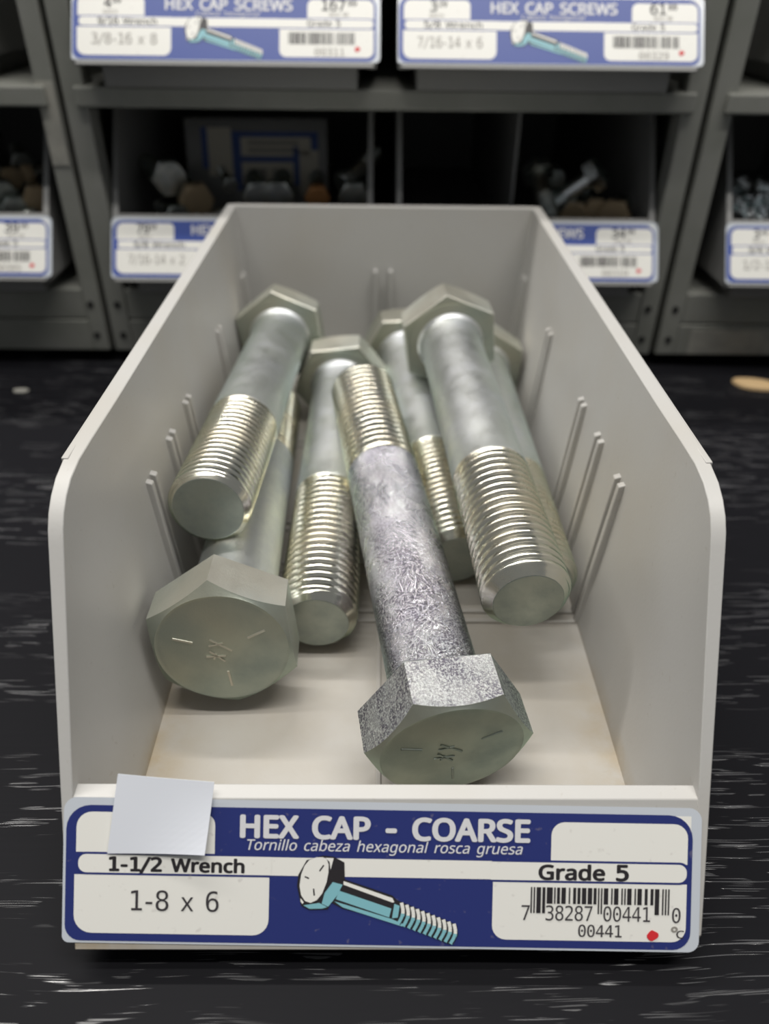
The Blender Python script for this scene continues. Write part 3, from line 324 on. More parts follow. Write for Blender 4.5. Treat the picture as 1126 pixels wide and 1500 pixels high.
class Print:
    """collects flat print (mm on the label plane) into one mesh"""
    def __init__(s): s.v = []; s.f = []; s.m = []
    def poly(s, pts, mi=0, z=0.0):
        n = len(s.v); s.v += [(x, y, z) for x, y in pts]; s.f.append(tuple(range(n, n+len(pts)))); s.m.append(mi)
    def strip(s, pts, wd, mi=0, z=0.0):
        for (x0, y0), (x1, y1) in zip(pts, pts[1:]):
            dx, dy = x1-x0, y1-y0; l = math.hypot(dx, dy) or 1; nx, ny = -dy/l*wd/2, dx/l*wd/2
            s.poly([(x0-nx, y0-ny), (x1-nx, y1-ny), (x1+nx, y1+ny), (x0+nx, y0+ny)], mi, z)
    def text(s, txt, u, v, width, height, weight=0., shear=0., mi=0, z=0.0, align=None):
        """weight (mm) thickens by overlaying shifted copies of the letter shapes"""
        nat = sum(200 if c == ' ' else glyph(c)[0] for c in txt)
        sx = width/nat; sy = height/CAPH; x = u
        shifts = [(0, 0)] if weight <= 0 else [(0, 0)] + [(weight*math.cos(k*math.pi/4), weight*.8*math.sin(k*math.pi/4)) for k in range(8)]
        for c in txt:
            if c == ' ': x += 200*sx; continue
            key = (c, round(sx, 6), round(sy, 6), shear)
            if key not in GC: GC[key] = glyph_mesh(c, sx, sy, shear)
            for q, (dx, dy) in enumerate(shifts):
                for vs, fs in GC[key]:
                    n = len(s.v); s.v += [(x+px+dx, v+py+dy, z+q*.0006) for px, py in vs]
                    s.f += [tuple(n+i for i in f) for f in fs]; s.m += [mi]*len(fs)
            x += glyph(c)[0]*sx
    def build(s, name, mats, parent, z):
        o = to_obj(name, [(x, y, q+z) for x, y, q in s.v], s.f, None, parent, mats=mats, fmat=s.m)
        bm = bmesh.new(); bm.from_mesh(o.data)
        for f in bm.faces:
            if f.normal.z < 0: f.normal_flip()
        bm.to_mesh(o.data); bm.free()
        return o
def rrect(x0, x1, y0, y1, r, n=6):
    """r = (bl, br, tr, tl)"""
    p = []
    for (cx, cy, a0, rr) in ((x0, y0, 180, r[0]), (x1, y0, 270, r[1]), (x1, y1, 0, r[2]), (x0, y1, 90, r[3])):
        if rr <= 0: p.append((cx, cy)); continue
        ox = cx + rr*(1 if cx == x0 else -1); oy = cy + rr*(1 if cy == y0 else -1)
        p += [(ox + rr*math.cos(math.radians(a0+90*i/n)), oy + rr*math.sin(math.radians(a0+90*i/n))) for i in range(n+1)]
    return p
LC = {'0': '0001101', '1': '0011001', '2': '0010011', '3': '0111101', '4': '0100011', '5': '0110001', '6': '0101111', '7': '0111011', '8': '0110111', '9': '0001011'}
def barcode(pr, digits, u0, u1, vt, vb, vg):
    inv = lambda s: ''.join('1' if c == '0' else '0' for c in s)
    seq = [('101', 1)] + [(LC[digits[0]], 1)] + [(LC[c], 0) for c in digits[1:6]] + [('01010', 1)] + [(inv(LC[c]), 0) for c in digits[6:11]] + [(inv(LC[digits[11]]), 1)] + [('101', 1)]
    x = u0; wd = (u1-u0)/95
    for bits, tall in seq:
        i = 0
        while i < len(bits):
            if bits[i] == '1':
                j = i
                while j < len(bits) and bits[j] == '1': j += 1
                pr.poly([(x+i*wd, vg if tall else vb), (x+j*wd, vg if tall else vb), (x+j*wd, vt), (x+i*wd, vt)]); i = j
            else: i += 1
        x += len(bits)*wd
def drawing(pr):
    """the printed picture of a hex screw; traced in picture units, mapped to the label"""
    f = lambda p: (52.6 + (p[0]/3.312-57)*.1545, 12.2 + (180 - p[1]/3.312)*.152)
    def pg(pts, mi, z=0.): pr.poly([f(p) for p in pts], mi, z)
    K, W, C = 0, 1, 2
    pg([(300,408),(352,413),(404,440),(408,524),(640,600),(662,622),(955,740),(962,790),(925,838),(640,728),(400,668),(345,640),(328,674),(240,678),(200,658),(178,560),(183,505),(222,432)], K, 0)
    pg([(300,416),(318,424),(328,450),(328,490),(320,540),(300,595),(275,628),(245,643),(218,634),(198,605),(190,560),(196,505),(212,460),(235,430),(268,417)], W, .03)
    pg([(312,418),(352,420),(338,478),(333,440)], W, .03)
    pg([(297,645),(306,595),(350,538),(398,550),(372,604),(330,660)], C, .03)
    pg([(210,655),(286,642),(326,662),(300,670),(240,672)], C, .03)
    pg([(196,620),(212,640),(206,650),(196,636)], W, .03)
    pg([(402,532),(640,612),(650,632),(640,634),(402,550)], W, .03)
    pg([(382,580),(636,664),(626,708),(366,622)], C, .03)
    pg([(358,632),(640,716),(700,742),(690,752),(400,662)], C, .03)
    pg([(650,640),(676,650),(668,708),(640,712)], C, .03)
    for a, b in (((305,455),(285,485)), ((214,513),(235,522)), ((258,572),(262,606))): pr.strip([f(a), f(b)], .33, K, .05)
    pr.strip([f(p) for p in ((345,540),(310,590),(296,645))], .22, K, .05)
    for i in range(11):
        x = 684 + i*25.6; y = 634 + i*10.0; h_ = 108 - i*.8
        arc = [(x - 14*(t/8) + 15*math.sin(math.pi*t/8), y + h_*t/8) for t in range(9)]
        pr.strip([f(p) for p in arc[:5]], .78, W, .04); pr.strip([f(p) for p in arc[4:]], .86, C, .045)
        pr.strip([f((px+9, py+2)) for px, py in arc[5:]], .2, K, .05)
def make_label(parent, T, blue, holder):
    """flat printed label; local x along the label, y up the slope, z out of it"""
    b = Print(); b.poly(rrect(-.6, 143.4, .1, 33.0, (1.5, 2.5, 3, 3))); base = b.build('label', [M['label_base']], parent, 0)
    base.matrix_local = holder
    q = Print(); q.poly(rrect(135, 141.0, 25, 31.1, (0, 0, 0, 0))); q.build('white_corner', [M['label_white']], base, .02)
    q = Print(); q.poly(rrect(0, 141.4, .6, 31.3, (3.5, 4, 5.5, 5.5))); q.build('blue_panel', [blue], base, .05)
    for a in ((2.3, 33.4, 20.7, 29.8, (0, 0, 2.6, 3.5)), (109.3, 140.3, 20.1, 29.3, (0, 0, 3.2, 3)), (2.0, 45.8, 2.4, 15.6, (4, 3.6, 0, 0)),
              (96.3, 140.3, 2.4, 15.6, (3.2, 3.2, 0, 0)), (33.4, 109.3, 16.05, 20.2, (0, 0, 0, 0))):
        q = Print(); q.poly(rrect(*a)); q.build('white_field', [M['label_white']], base, .09)
    for a, b in (((2.3, 46, 15.6, 20.75, (2.2, 0, 0, 2.2)), (2.85, 46.2, 16.1, 20.25, (1.8, 0, 0, 1.8))),       # framed ends of the middle band
                 ((96, 140.8, 15.5, 20.6, (0, 2.2, 2.2, 0)), (95.8, 140.2, 16.0, 20.1, (0, 1.8, 1.8, 0)))):
        q = Print(); q.poly(rrect(*a)); q.build('band_frame', [blue], base, .12)
        q = Print(); q.poly(rrect(*b)); q.build('band_field', [M['label_white']], base, .15)
    for a in T['white']:
        q = Print(); q.text(*a[:6], shear=a[6]); q.build('white_lettering', [M['ink_white']], base, .19)
    inks = [M['ink'], M['ink_soft'], M['ink_pale'], M['label_blue']]
    for a in T['ink']:
        q = Print(); q.text(*a[:6]); q.build('dark_lettering', [inks[a[6]]], base, .19)
    q = Print(); barcode(q, T['code'], *T['bar']); q.build('barcode', [M['ink']], base, .19)
    q = Print(); drawing(q); q.build('screw_drawing', [M['ink'], M['label_white'], M['cyan']], base, .2)
    q = Print(); cx, cy = T['dot']; q.poly([(cx + (1.15 + .25*math.sin(2*a+1))*math.cos(a), cy + (1.2+.15*math.cos(3*a))*math.sin(a)) for a in [k*.3927 for k in range(16)]])
    q.build('red_dot', [M['red']], base, .21)
    return base

# ------------------------------------------------------------------ bins
def zt(Y):                                   # top outline of the side wall (Y from the front foot)
    if Y <= 51.8: return 3.5 + Y/.70
    pts = [(51.8, 77.5), (53.8, 80.2), (56.5, 82.8), (60, 85.0), (64.5, 86.8), (71, 88.0), (80, 88.4)]
    for (a, za), (b, zb) in zip(pts, pts[1:]):
        if Y <= b: return za + (zb-za)*(Y-a)/(b-a)
    return 88.4
def interp(pts, z):
    if z <= pts[0][0]: return pts[0][1]
    for (a, va), (b, vb) in zip(pts, pts[1:]):
        if z <= b: return va + (vb-va)*(z-a)/(b-a)
    return pts[-1][1]
def make_bin(name, loc, label, group, material, A, B, inner, depth, T, blue, lab_k=1., lab_x=-72.4, lab_rot=-.0157, ribs=True, edge=True, bevel=.45):
    root = empty(name, loc, label, 'bin', group)
    xo = lambda z: A + B*z
    def xi(Y, z):
        base = interp(inner, z)
        if not edge: return base
        k = max(0, min(1, 1-(Y-(z-3.5)*.7)/34)); k = k*k*(3-2*k)
        return base + (xo(z) - (2.2 + .016*z) - base)*k
    t = MB()
    Ys = [1.2, 8, 14, 19, 24, 30, 36, 42, 48, 51.8, 53.8, 56.5, 60, 64.5, 71, 80, 100, 140, depth*.6, depth]
    for s in (-1, 1):
        out, inn = [], []
        for Y in Ys:
            top = zt(Y); zs = [1.5 + (top-1.5)*i/10 for i in range(11)]
            out.append([(s*xo(z), Y, z) for z in zs]); inn.append([(s*xi(Y, z), Y, z) for z in zs])
        n = len(t.v); C = 11; R = len(Ys)
        for r in out: t.v += r
        for r in inn: t.v += r
        o2 = n + R*C
        for i in range(R-1):
            for j in range(C-1):
                t.f.append((n+i*C+j, n+i*C+j+1, n+(i+1)*C+j+1, n+(i+1)*C+j))
                t.f.append((o2+i*C+j, o2+(i+1)*C+j, o2+(i+1)*C+j+1, o2+i*C+j+1))
            t.f.append((n+i*C+C-1, o2+i*C+C-1, o2+(i+1)*C+C-1, n+(i+1)*C+C-1))
            t.f.append((n+i*C, n+(i+1)*C, o2+(i+1)*C, o2+i*C))
        for i in (0, R-1):
            for j in range(C-1): t.f.append((n+i*C+j, o2+i*C+j, o2+i*C+j+1, n+i*C+j+1))
        # rolled rim bead outside
        t.box(*sorted((s*(xo(84)-1), s*(xo(88)+.45))), 70.8, depth+.4, 83.6, 88.3)
    t.box(-interp(inner, 3)-3, interp(inner, 3)+3, 3, depth-1, 1.6, 4.07)                 # floor slab
    sl = lambda s_: (s_*.5735, 3.5 + s_*.8192)          # along the front slope: (Y, z)
    y0, z0 = sl(-1.5); y1, z1 = sl(33.0)
    X = A - 1.2
    t.hexa([(-X, y0+.15, z0), (X, y0+.15, z0), (X, y0+4, z0), (-X, y0+4, z0), (-X-.6, y1+.15, z1), (X+.6, y1+.15, z1), (X+.6, y1+3.7, z1+.3), (-X-.6, y1+3.7, z1+.3)])
    bi = interp(inner, 88)
    t.hexa([(-bi-1, depth-7.5, 1.7), (bi+1, depth-7.5, 1.7), (bi+1, depth-4, 1.7), (-bi-1, depth-4, 1.7), (-bi-1.5, depth-4.4, 88.6), (bi+1.5, depth-4.4, 88.6), (bi+1.5, depth-.1, 88.6), (-bi-1.5, depth-.1, 88.6)])
    t.box(-bi-3, bi+3, depth-1, depth+.6, 83.6, 88.3)
    o = t.build('bin_shell', material, root, bevel)
    o.data.polygons.foreach_set('use_smooth', [True]*len(o.data.polygons)); o.data.set_sharp_from_angle(angle=math.radians(20))
    t = MB(); t.box(-A+9, A-9, 12, depth-12, DZ if ribs else -8, 1.7); t.build('base_foot', material, root, .6)
    if ribs:
        RY = [103.1, 107.8, 128.6, 133.3, 153.8, 158.5, 217.8, 222.5, 286.7, 291.4]
        for s in (-1, 1):
            for y in RY:
                t = MB(); xa, xb = 64.0, 68.6
                t.hexa([(s*xa, y, 3.9), (s*(xa+5), y, 3.9), (s*(xa+5), y+2.3, 3.9), (s*xa, y+2.3, 3.9), (s*xb, y, 59.5), (s*(xb+4.5), y, 61), (s*(xb+4.5), y+2.3, 61), (s*xb, y+2.3, 59.5)])
                t.build('divider_rib', material, root, .35)
        for y in RY:
            t = MB(); t.box(-64.6, 64.6, y, y+1.8, 3.9, 5.0); t.build('floor_rib', material, root, .35)
        for x in (-2.6, 5.2):
            t = MB(); t.box(x, x+1.5, 20, depth-6, 3.9, 4.7); t.build('floor_rib', material, root, .3)
            t = MB(); t.box(x-2.6, x-.8, depth-9.5, depth-5, 4, 58.5); t.build('divider_rib', material, root, .35)
    c_, s_ = math.cos(lab_rot), math.sin(lab_rot)
    ux = Vector((c_, s_*.5735, s_*.8192)); uy = Vector((-s_, c_*.5735, c_*.8192)); uz = ux.cross(uy)
    oy, oz = sl(.4)
    org = Vector((lab_x, oy, oz))*S + uz*.00012
    k = lab_k
    Hm = Matrix(((ux.x*k, uy.x*k, uz.x*k, org.x), (ux.y*k, uy.y*k, uz.y*k, org.y), (ux.z*k, uy.z*k, uz.z*k, org.z), (0, 0, 0, 1)))
    if T: make_label(root, T, blue, Hm)
    return root, Hm
TM = dict(white=[('HEX CAP - COARSE', 38.6, 24.75, 66.0, 4.8, .32, 0.), ('Tornillo cabeza hexagonal rosca gruesa', 40.2, 21.85, 62.6, 2.35, .03, .22)],
          ink=[('1-1/2 Wrench', 9.4, 16.6, 31.0, 2.85, .19, 0), ('1-8 x 6', 14.2, 7.7, 20.6, 4.2, .0, 1), ('Grade 5', 106.4, 16.3, 20.8, 3.2, .2, 0),
               ('7', 102.7, 7.0, 2.3, 3.1, 0., 1), ('38287', 108.2, 7.0, 11.0, 3.1, 0., 1), ('00441', 121.3, 7.0, 11.0, 3.1, 0., 1), ('0', 136.9, 6.9, 2.3, 3.1, 0., 1),
               ('00441', 115.7, 3.4, 10.2, 2.5, 0.02, 1), ('°', 136.9, 3.1, 1.6, 2.6, .1, 2), ('C', 138.0, 3.4, 2.0, 1.7, .03, 1)],
          code='738287004410', bar=(104.9, 136.4, 14.5, 10.8, 8.6), dot=(132.8, 3.9))
BX = 2.5
main_inner = [(4.07, 64.6), (10, 66.0), (30, 68.3), (60, 70.4), (88, 72.6)]
bin0, HM = make_bin('storage_bin', (BX, 82.2, 0), 'light grey open-front plastic bin holding large zinc hex bolts in the foreground', None, M['bin'],
                    71.4, .0625, main_inner, 309.8, TM, M['label_blue'])

# paper slip stuck over the label
n = 10; g1, g2 = [], []
cor = [((11.0, 20.55), (33.0, 21.3)), ((12.7, 38.95), (34.0, 37.0))]      # (u, v) bottom edge, top edge
for j in range(n+1):
    b = j/n; row1, row2 = [], []
    for i in range(n+1):
        a = i/n
        u = (1-b)*((1-a)*9.5+a*31.6) + b*((1-a)*11.8+a*33.2); v = (1-b)*((1-a)*20.7+a*21.3) + b*((1-a)*38.9+a*37.3)
        h = .75 + 1.2*(a**2)*((1-b)**2)*1.2 + .5*b + .25*math.sin(3*a+1)*b
        p = HM @ Vector((u*S, v*S, h*S)); q = HM @ Vector((u*S, v*S, (h-.14)*S))
        row1.append(tuple(p/S)); row2.append(tuple(q/S))
    g1.append(row1); g2.append(row2)
t = MB(); t.grid(g1); t.grid(g2)
e = lambda g: g[0] + [r[-1] for r in g[1:]] + g[-1][::-1][1:] + [r[0] for r in g[::-1]][1:]
t.grid([e(g1), e(g2)])
sl_ = t.build('paper_slip', M['paper'], None)
sl_.location = bin0.location
sl_['label'] = 'small blank white paper slip stuck over the left end of the foreground bin label'; sl_['category'] = 'paper'

# ------------------------------------------------------------------ hex bolts
AF, HH, RS = 38.1, 15.5, 12.65
def head_mesh(parent, m, seg=5, face=None):
    ths = [math.radians(a) for a in range(0, 360, seg)]
    rh = lambda t: (AF/2)/math.cos(((math.degrees(t)) % 60 - 30)*math.pi/180)
    rc = AF/2*.965
    rings = []
    prof = [lambda t: (RS-.5, .0), lambda t: (AF/2*.95, .0), lambda t: (AF/2*.955, -.5), lambda t: (min(rh(t), rh(t)-.35), -.5), lambda t: (rh(t), -.9),
            lambda t: (rh(t), -HH + (rh(t)-rc)*.62 + .25), lambda t: (rh(t)-.35, -HH + (rh(t)-rc)*.62), lambda t: (rc, -HH), lambda t: (rc-.35, -HH+.12), lambda t: (rc-1.0, -HH+.12), lambda t: (.01, -HH+.2)]
    t_ = MB(); t_.grid([[(p(t)[0]*math.cos(t), p(t)[0]*math.sin(t), p(t)[1]) for t in ths+[ths[0]]] for p in prof])
    o = to_obj('head', t_.v, t_.f, m, parent, mats=[m, face or m])
    nc = len(ths)
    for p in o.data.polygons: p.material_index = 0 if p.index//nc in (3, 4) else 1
    bm = bmesh.new(); bm.from_mesh(o.data); bmesh.ops.remove_doubles(bm, verts=bm.verts, dist=1e-7); bmesh.ops.recalc_face_normals(bm, faces=bm.faces); bm.to_mesh(o.data); bm.free()
    o.data.polygons.foreach_set('use_smooth', [True]*len(o.data.polygons)); o.data.set_sharp_from_angle(angle=math.radians(24))
    return o
def lathe(name, prof, m, parent, seg=48, smooth=35):
    t_ = MB(); t_.grid([[(r*math.cos(2*math.pi*i/seg), r*math.sin(2*math.pi*i/seg), z) for i in range(seg+1)] for r, z in prof])
    o = to_obj(name, t_.v, t_.f, m, parent)
    bm = bmesh.new(); bm.from_mesh(o.data); bmesh.ops.remove_doubles(bm, verts=bm.verts, dist=1e-7); bmesh.ops.recalc_face_normals(bm, faces=bm.faces); bm.to_mesh(o.data); bm.free()
    o.data.polygons.foreach_set('use_smooth', [True]*len(o.data.polygons)); o.data.set_sharp_from_angle(angle=math.radians(smooth))
    return o
def thread_mesh(parent, m, t0, t1, rf, R=12.7, pitch=3.175, seg=56, spp=9, depth=1.55):
    n = int((t1-t0)/pitch*spp)+1; rows = []
    for k in range(-spp, n+1):
        row = []
        for i in range(seg+1):
            th = 2*math.pi*i/seg
            z = min(t1, max(t0, t0 + pitch*(k/spp + i/seg)))
            ph = ((z-t0)/pitch - i/seg) % 1.0
            tri = abs(ph*2-1)
            prof = min(1, tri/.62); prof = prof*(2-prof)
            d = depth*(1-prof)*min(1, max(0, (z-t0)/3.5))
            r = min(R - d, rf + (t1-z)*1.0)
            row.append((r*math.cos(th), r*math.sin(th), z))
        rows.append(row)
    rows.append([(max(.01, rf-.25)*math.cos(2*math.pi*i/seg), max(.01, rf-.25)*math.sin(2*math.pi*i/seg), t1+.12) for i in range(seg+1)])
    rows.append([(.01*math.cos(2*math.pi*i/seg), .01*math.sin(2*math.pi*i/seg), t1+.1) for i in range(seg+1)])
    t_ = MB(); t_.grid(rows)
    nf = len(t_.f)
    o = to_obj('thread', t_.v, t_.f, m, parent, mats=[m, M['tip']])
    bm = bmesh.new(); bm.from_mesh(o.data); bmesh.ops.remove_doubles(bm, verts=bm.verts, dist=1e-7); bmesh.ops.recalc_face_normals(bm, faces=bm.faces); bm.to_mesh(o.data); bm.free()
    o.data.polygons.foreach_set('use_smooth', [True]*len(o.data.polygons)); o.data.set_sharp_from_angle(angle=math.radians(75))
    zc = (t1-.02)*S
    for p in o.data.polygons:
        if all(o.data.vertices[i].co.z > zc - (1e-6) for i in p.vertices): p.use_smooth = False; p.material_index = 1
    bm = bmesh.new(); bm.from_mesh(o.data)
    for e in bm.edges:
        if all(v.co.z > zc for v in e.verts): e.smooth = False
    bm.to_mesh(o.data); bm.free()
    return o
def grade_marks(parent, phi, m, z):
    """raised dashes and maker's sign on the head face; drawn in view axes (x right, y up), phi undoes the head's own turn"""
    def stroke(a, b, wd):
        (x0, y0), (x1, y1) = a, b; dx, dy = x1-x0, y1-y0; l = math.hypot(dx, dy); nx, ny = -dy/l*wd/2, dx/l*wd/2
        pts = [(x0-nx, y0-ny), (x1-nx, y1-ny), (x1+nx, y1+ny), (x0+nx, y0+ny)]
        R_ = []
        for x, y in pts:
            x, y = x, -y
            R_.append((x*math.cos(-phi)-y*math.sin(-phi), x*math.sin(-phi)+y*math.cos(-phi)))
        t_ = MB(); t_.hexa([(x, y, z+.15) for x, y in R_] + [(x*1.0, y, z-.22) for x, y in R_])
        return t_
    for a in (28, 163, 276):
        c, s_ = math.cos(math.radians(a)), math.sin(math.radians(a))
        b = stroke((8.2*c, 8.2*s_), (13.8*c, 13.8*s_), .75); bev(b.build('grade_mark', m, parent), .12)
    t_ = MB()
    for a, b in (((-3.2, 3.6), (2.6, -.6)), ((-3.6, 1.2), (.4, 2.2)), ((-4.6, -2.6), (.8, -2.4)), ((-3.6, -.6), (.4, -4.4)), ((-2.6, -3.6), (-1.8, -1.6))):
        k = stroke(a, b, .5); n_ = len(t_.v); t_.v += k.v; t_.f += [tuple(i+n_ for i in f) for f in k.f]
    t_.build('maker_mark', m, parent)
def make_bolt(label, Pm, az, el, ro, s, t0=95., rf=10.5, mats=('shank', 'thread', 'head'), marks=False, L_=152.):
    a = Vector((math.sin(az)*math.cos(el), math.cos(az)*math.cos(el), math.sin(el)))
    u = a.cross(Vector((0, 0, 1))).normalized(); v = u.cross(a)
    phi = -ro if s == 1 else math.pi + ro
    x = u*math.cos(phi) - v*math.sin(phi); y = -u*math.sin(phi) - v*math.cos(phi)
    e_ = empty('hex_bolt', (0, 0, 0), label, 'bolt', 'large zinc hex bolts in the foreground bin')
    e_.matrix_world = Matrix(((x.x, y.x, a.x, Pm[0]*S), (x.y, y.y, a.y, Pm[1]*S), (x.z, y.z, a.z, Pm[2]*S), (0, 0, 0, 1)))
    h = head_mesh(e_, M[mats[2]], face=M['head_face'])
    lathe('shank', [(14.3, -.05), (13.6, .5), (13.0, 1.4), (RS, 2.8)] + [(RS, 2.8+(t0-.2-2.8)*i/8) for i in range(1, 9)] + [(RS+.12, t0+.3), (RS-.1, t0+.9)], M[mats[0]], e_, 56)
    thread_mesh(e_, M[mats[1]], t0, L_, rf)
    if marks: grade_marks(h, phi, M['mark'] if marks == 1 else M['tip'], -HH+.15)
    return e_
make_bolt('hex bolt in front centre, head towards the viewer and mottled shiny shank', (16.72, 134.14, 25.63), -0.1562, 0.1125, 1.0685, -1, t0=95, mats=('shank_spangle','thread','spangle_head'), marks=2)
make_bolt('hex bolt on top at the left wall, threaded end facing the viewer', (-46.31, 337.12, 41.52), -3.1119, 0.0589, 1.4325, 1, rf=10.8)
make_bolt('hex bolt at lower left with its grade-marked head facing the viewer, under another bolt', (-43.19, 163.44, 28.55), -0.0355, -0.0750, 1.4754, -1, marks=True, rf=10.5)
make_bolt('topmost hex bolt on the right, lying with its wide threaded end forward', (30.86, 305.11, 52.82), 3.0718, -0.0660, 1.4378, 1, rf=9.9)
make_bolt('hex bolt against the right wall, half hidden under the topmost right bolt', (49.23, 335.53, 26.18), 3.1223, -0.0203, 0.4862, -1)
make_bolt('hex bolt left of the mottled centre bolt, pale threaded end on the bin floor', (-17.39, 321.83, 23.92), 3.1493, -0.0342, 0.9217, 1, t0=88, rf=10)
make_bolt('hex bolt mostly hidden between the mottled centre bolt and the topmost right bolt', (13.51, 354.53, 24.99), 3.0474, -0.0538, 1.0106, 1, t0=92, rf=10)

# ------------------------------------------------------------------ bins in the cabinets
def TR(p1, p1c, wr, size, p2, p2c, code5, dx=0):
    c = '738287' + code5 + '5'
    return dict(white=[('HEX CAP SCREWS', 42.5, 23.9, 60, 5.0, .26, 0.), ('Cabeza hexagonal', 57, 21.2, 30, 2.1, .015, .22)],
        ink=[(p1, 16-1.5*len(p1), 24.4, 3.6*len(p1), 4.6, .12, 0), (p1c, 17.6+1.6*len(p1)-.8, 26.6, 4.2, 2.4, .05, 1), ('EACH', 14.2, 21.5, 6.8, 1.9, .0, 2),
             (wr, 11.5, 16.7, 28, 2.9, .08, 0), (size, 8.5, 7.6, 31, 4.6, .0, 2),
             (p2, 122-2.2*len(p2), 24.2, 4.0*len(p2), 4.6, .12, 0), (p2c, 122.6+1.8*len(p2), 26.4, 4.4, 2.4, .05, 1), ('BOX 50', 119.5, 21.3, 9, 1.9, .0, 2),
             ('Grade 5', 109, 16.7, 16, 2.9, .06, 0), (code5, 112.5, 3.2, 14.5, 3.1, 0., 2)],
        code=c, bar=(100.5, 131.5, 13.9, 8.4, 8.4), dot=(132.8, 6.3))
rack_inner = [(4.07, 64.0), (30, 65.5), (88, 66.2)]
ZU, ZL = SH1 + 8.1, 37.5 + 8.1
def rack_bin(x, y, z, label, T):
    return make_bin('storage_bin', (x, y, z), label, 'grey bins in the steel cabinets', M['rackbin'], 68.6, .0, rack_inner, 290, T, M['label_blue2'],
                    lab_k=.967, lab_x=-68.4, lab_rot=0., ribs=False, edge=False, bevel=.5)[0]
YR = 396.5
rack_bin(-70.3, YR, ZU, 'grey cabinet bin with the label priced 4.99, upper shelf left of centre', TR('4', '99', '9/16 Wrench', '3/8-16 x 8', '167', '99', '00311'))
rack_bin(76.8, YR, ZU, 'grey cabinet bin with the label priced 3.29, upper shelf right of centre', TR('3', '29', '5/8 Wrench', '7/16-14 x 6', '61', '88', '00329'))
rack_bin(-72.0, YR, ZL, 'grey cabinet bin with the label priced 79, holding dull bolts behind the open bin', TR('79', '9', '5/8 Wrench', '7/16-14 x 2', '59', '99', '00317'))
rack_bin(77.7, YR, ZL, 'grey cabinet bin with a divider panel, lower shelf right of centre', TR('1', '49', '5/8 Wrench', '7/16-14 x 3', '34', '99', '00319'))
rack_bin(-242.5, YR, ZL, 'grey cabinet bin cut by the left edge of the photo, lower shelf', TR('69', '9', '9/16 Wrench', '3/8-16 x 2', '39', '99', '00305'))
rack_bin(253.0, YR, ZL, 'grey cabinet bin full of shiny screws cut by the right edge of the photo', TR('3', '49', '3/4 Wrench', '1/2-13 x 4', '39', '99', '00337'))
rack_bin(-262.0, YR+24, ZU, 'grey cabinet bin pushed back on the upper shelf of the left cabinet', None)
rack_bin(268.0, YR+24, ZU, 'grey cabinet bin pushed back on the upper shelf of the right cabinet', None)
# divider standing in the lower right bin
dv = MB(); dv.box(-.9, .9, 0, 215, 0, 80); o = dv.build('bin_divider', M['rackbin'], None, .4)
o.location = (74.5*S, (YR+52)*S, (ZL+4.2)*S); o['label'] = 'thin grey divider panel standing lengthwise in a lower cabinet bin'; o['category'] = 'divider'
dd = lathe('yellow_dot', [(.01, 0), (2, 0), (2, .4), (.01, .4)], M['yellow'], o, 16); dd.location = (.0009, .004, .074); dd.rotation_euler = (0, math.pi/2, 0)

# old label card leaning in the lower left bin
def card():
    c = empty('label_card', (-68, YR+88, ZL+6), 'spare blue and white label card in a clear sleeve leaning inside a cabinet bin', 'card', rot=(math.radians(-12), 0, math.radians(1.5)))
    t = MB(); t.box(-47, 37, 0, 1.0, 0, 61); t.build('sleeve', M['label_sleeve_dark'], c, .3)
    def bar(nm, m, x0, x1, z0, z1, d):
        t = MB(); t.box(x0, x1, -d, .2, z0, z1); t.build(nm, m, c)
    for x0, x1, z0, z1 in ((-34, -20, 30, 56), (-14.5, 27, 41, 51), (-14.5, 16.5, 26, 37.5), (20, 31.5, 20, 44)): bar('white_field', M['card_white'], x0, x1, z0, z1, .25)
    for x0, x1, z0, z1 in ((-37.5, -34, 34, 56), (-19.5, -14.5, 22, 54), (-14.5, 31.5, 51, 53.8), (-14.5, 16.5, 37.5, 40.5), (16.5, 20, 25, 46), (27.5, 31.5, 44, 52)): bar('blue_border', M['card_blue'], x0, x1, z0, z1, .4)
    for z0 in (43, 47): bar('print_line', M['ink_pale'], -10, 20, z0, z0+2, .4)
    for x0 in (-9, 4): bar('print_line', M['ink_pale'], x0, x0+9, 28, 34, .4)
M['label_sleeve_dark'] = mat('clear_sleeve_grey', (.20, .20, .19), .25)
M['card_white'] = mat('card_white', (.62, .58, .48), .5); M['card_blue'] = mat('card_blue', (.03, .08, .30), .5)
card()

# small bolts loose in the cabinet bins
proto = empty('small_hex_bolt', (0, 0, 0), '', 'bolt')
def small_parts(e_, mh, ms, long_):
    head_mesh(e_, M[mh], 15)
    lathe('shank', [(RS, -.1), (RS, long_*.45)], M[ms], e_, 18)
    thread_mesh(e_, M[ms], long_*.45, long_, 10.5, seg=16, spp=4, pitch=3.6)
small_parts(proto, 'dull', 'dull', 75)
proto_b = empty('small_hex_bolt', (0, 0, 0), '', 'bolt'); small_parts(proto_b, 'bright', 'bright', 70)
used = set()
def small(x, y, z, az, el, sc_, label, group, bright=False):
    src = proto_b if bright else proto
    e_ = src if src.name not in used else copy_tree(src); used.add(src.name)
    a = Vector((math.sin(az)*math.cos(el), math.cos(az)*math.cos(el), math.sin(el)))
    e_.rotation_mode = 'QUATERNION'; e_.rotation_quaternion = a.to_track_quat('Z', 'Y'); e_.location = (x*S, y*S, z*S); e_.scale = (sc_,)*3
    e_['label'] = label; e_['category'] = 'bolt'; e_['group'] = group
    tone = 'rust_head' if 'rusty' in label else 'tan_head' if ('tan head' in label or 'brassy' in label or 'slim tan' in label) else None
    h = [c for c in e_.children if c.name.startswith('head')][0]
    if tone:
        for sl in h.material_slots: sl.link = 'OBJECT'; sl.material = M[tone]
    else:
        for sl in h.material_slots: sl.link = 'DATA'
random.seed(5)
zb = ZL + 4.2
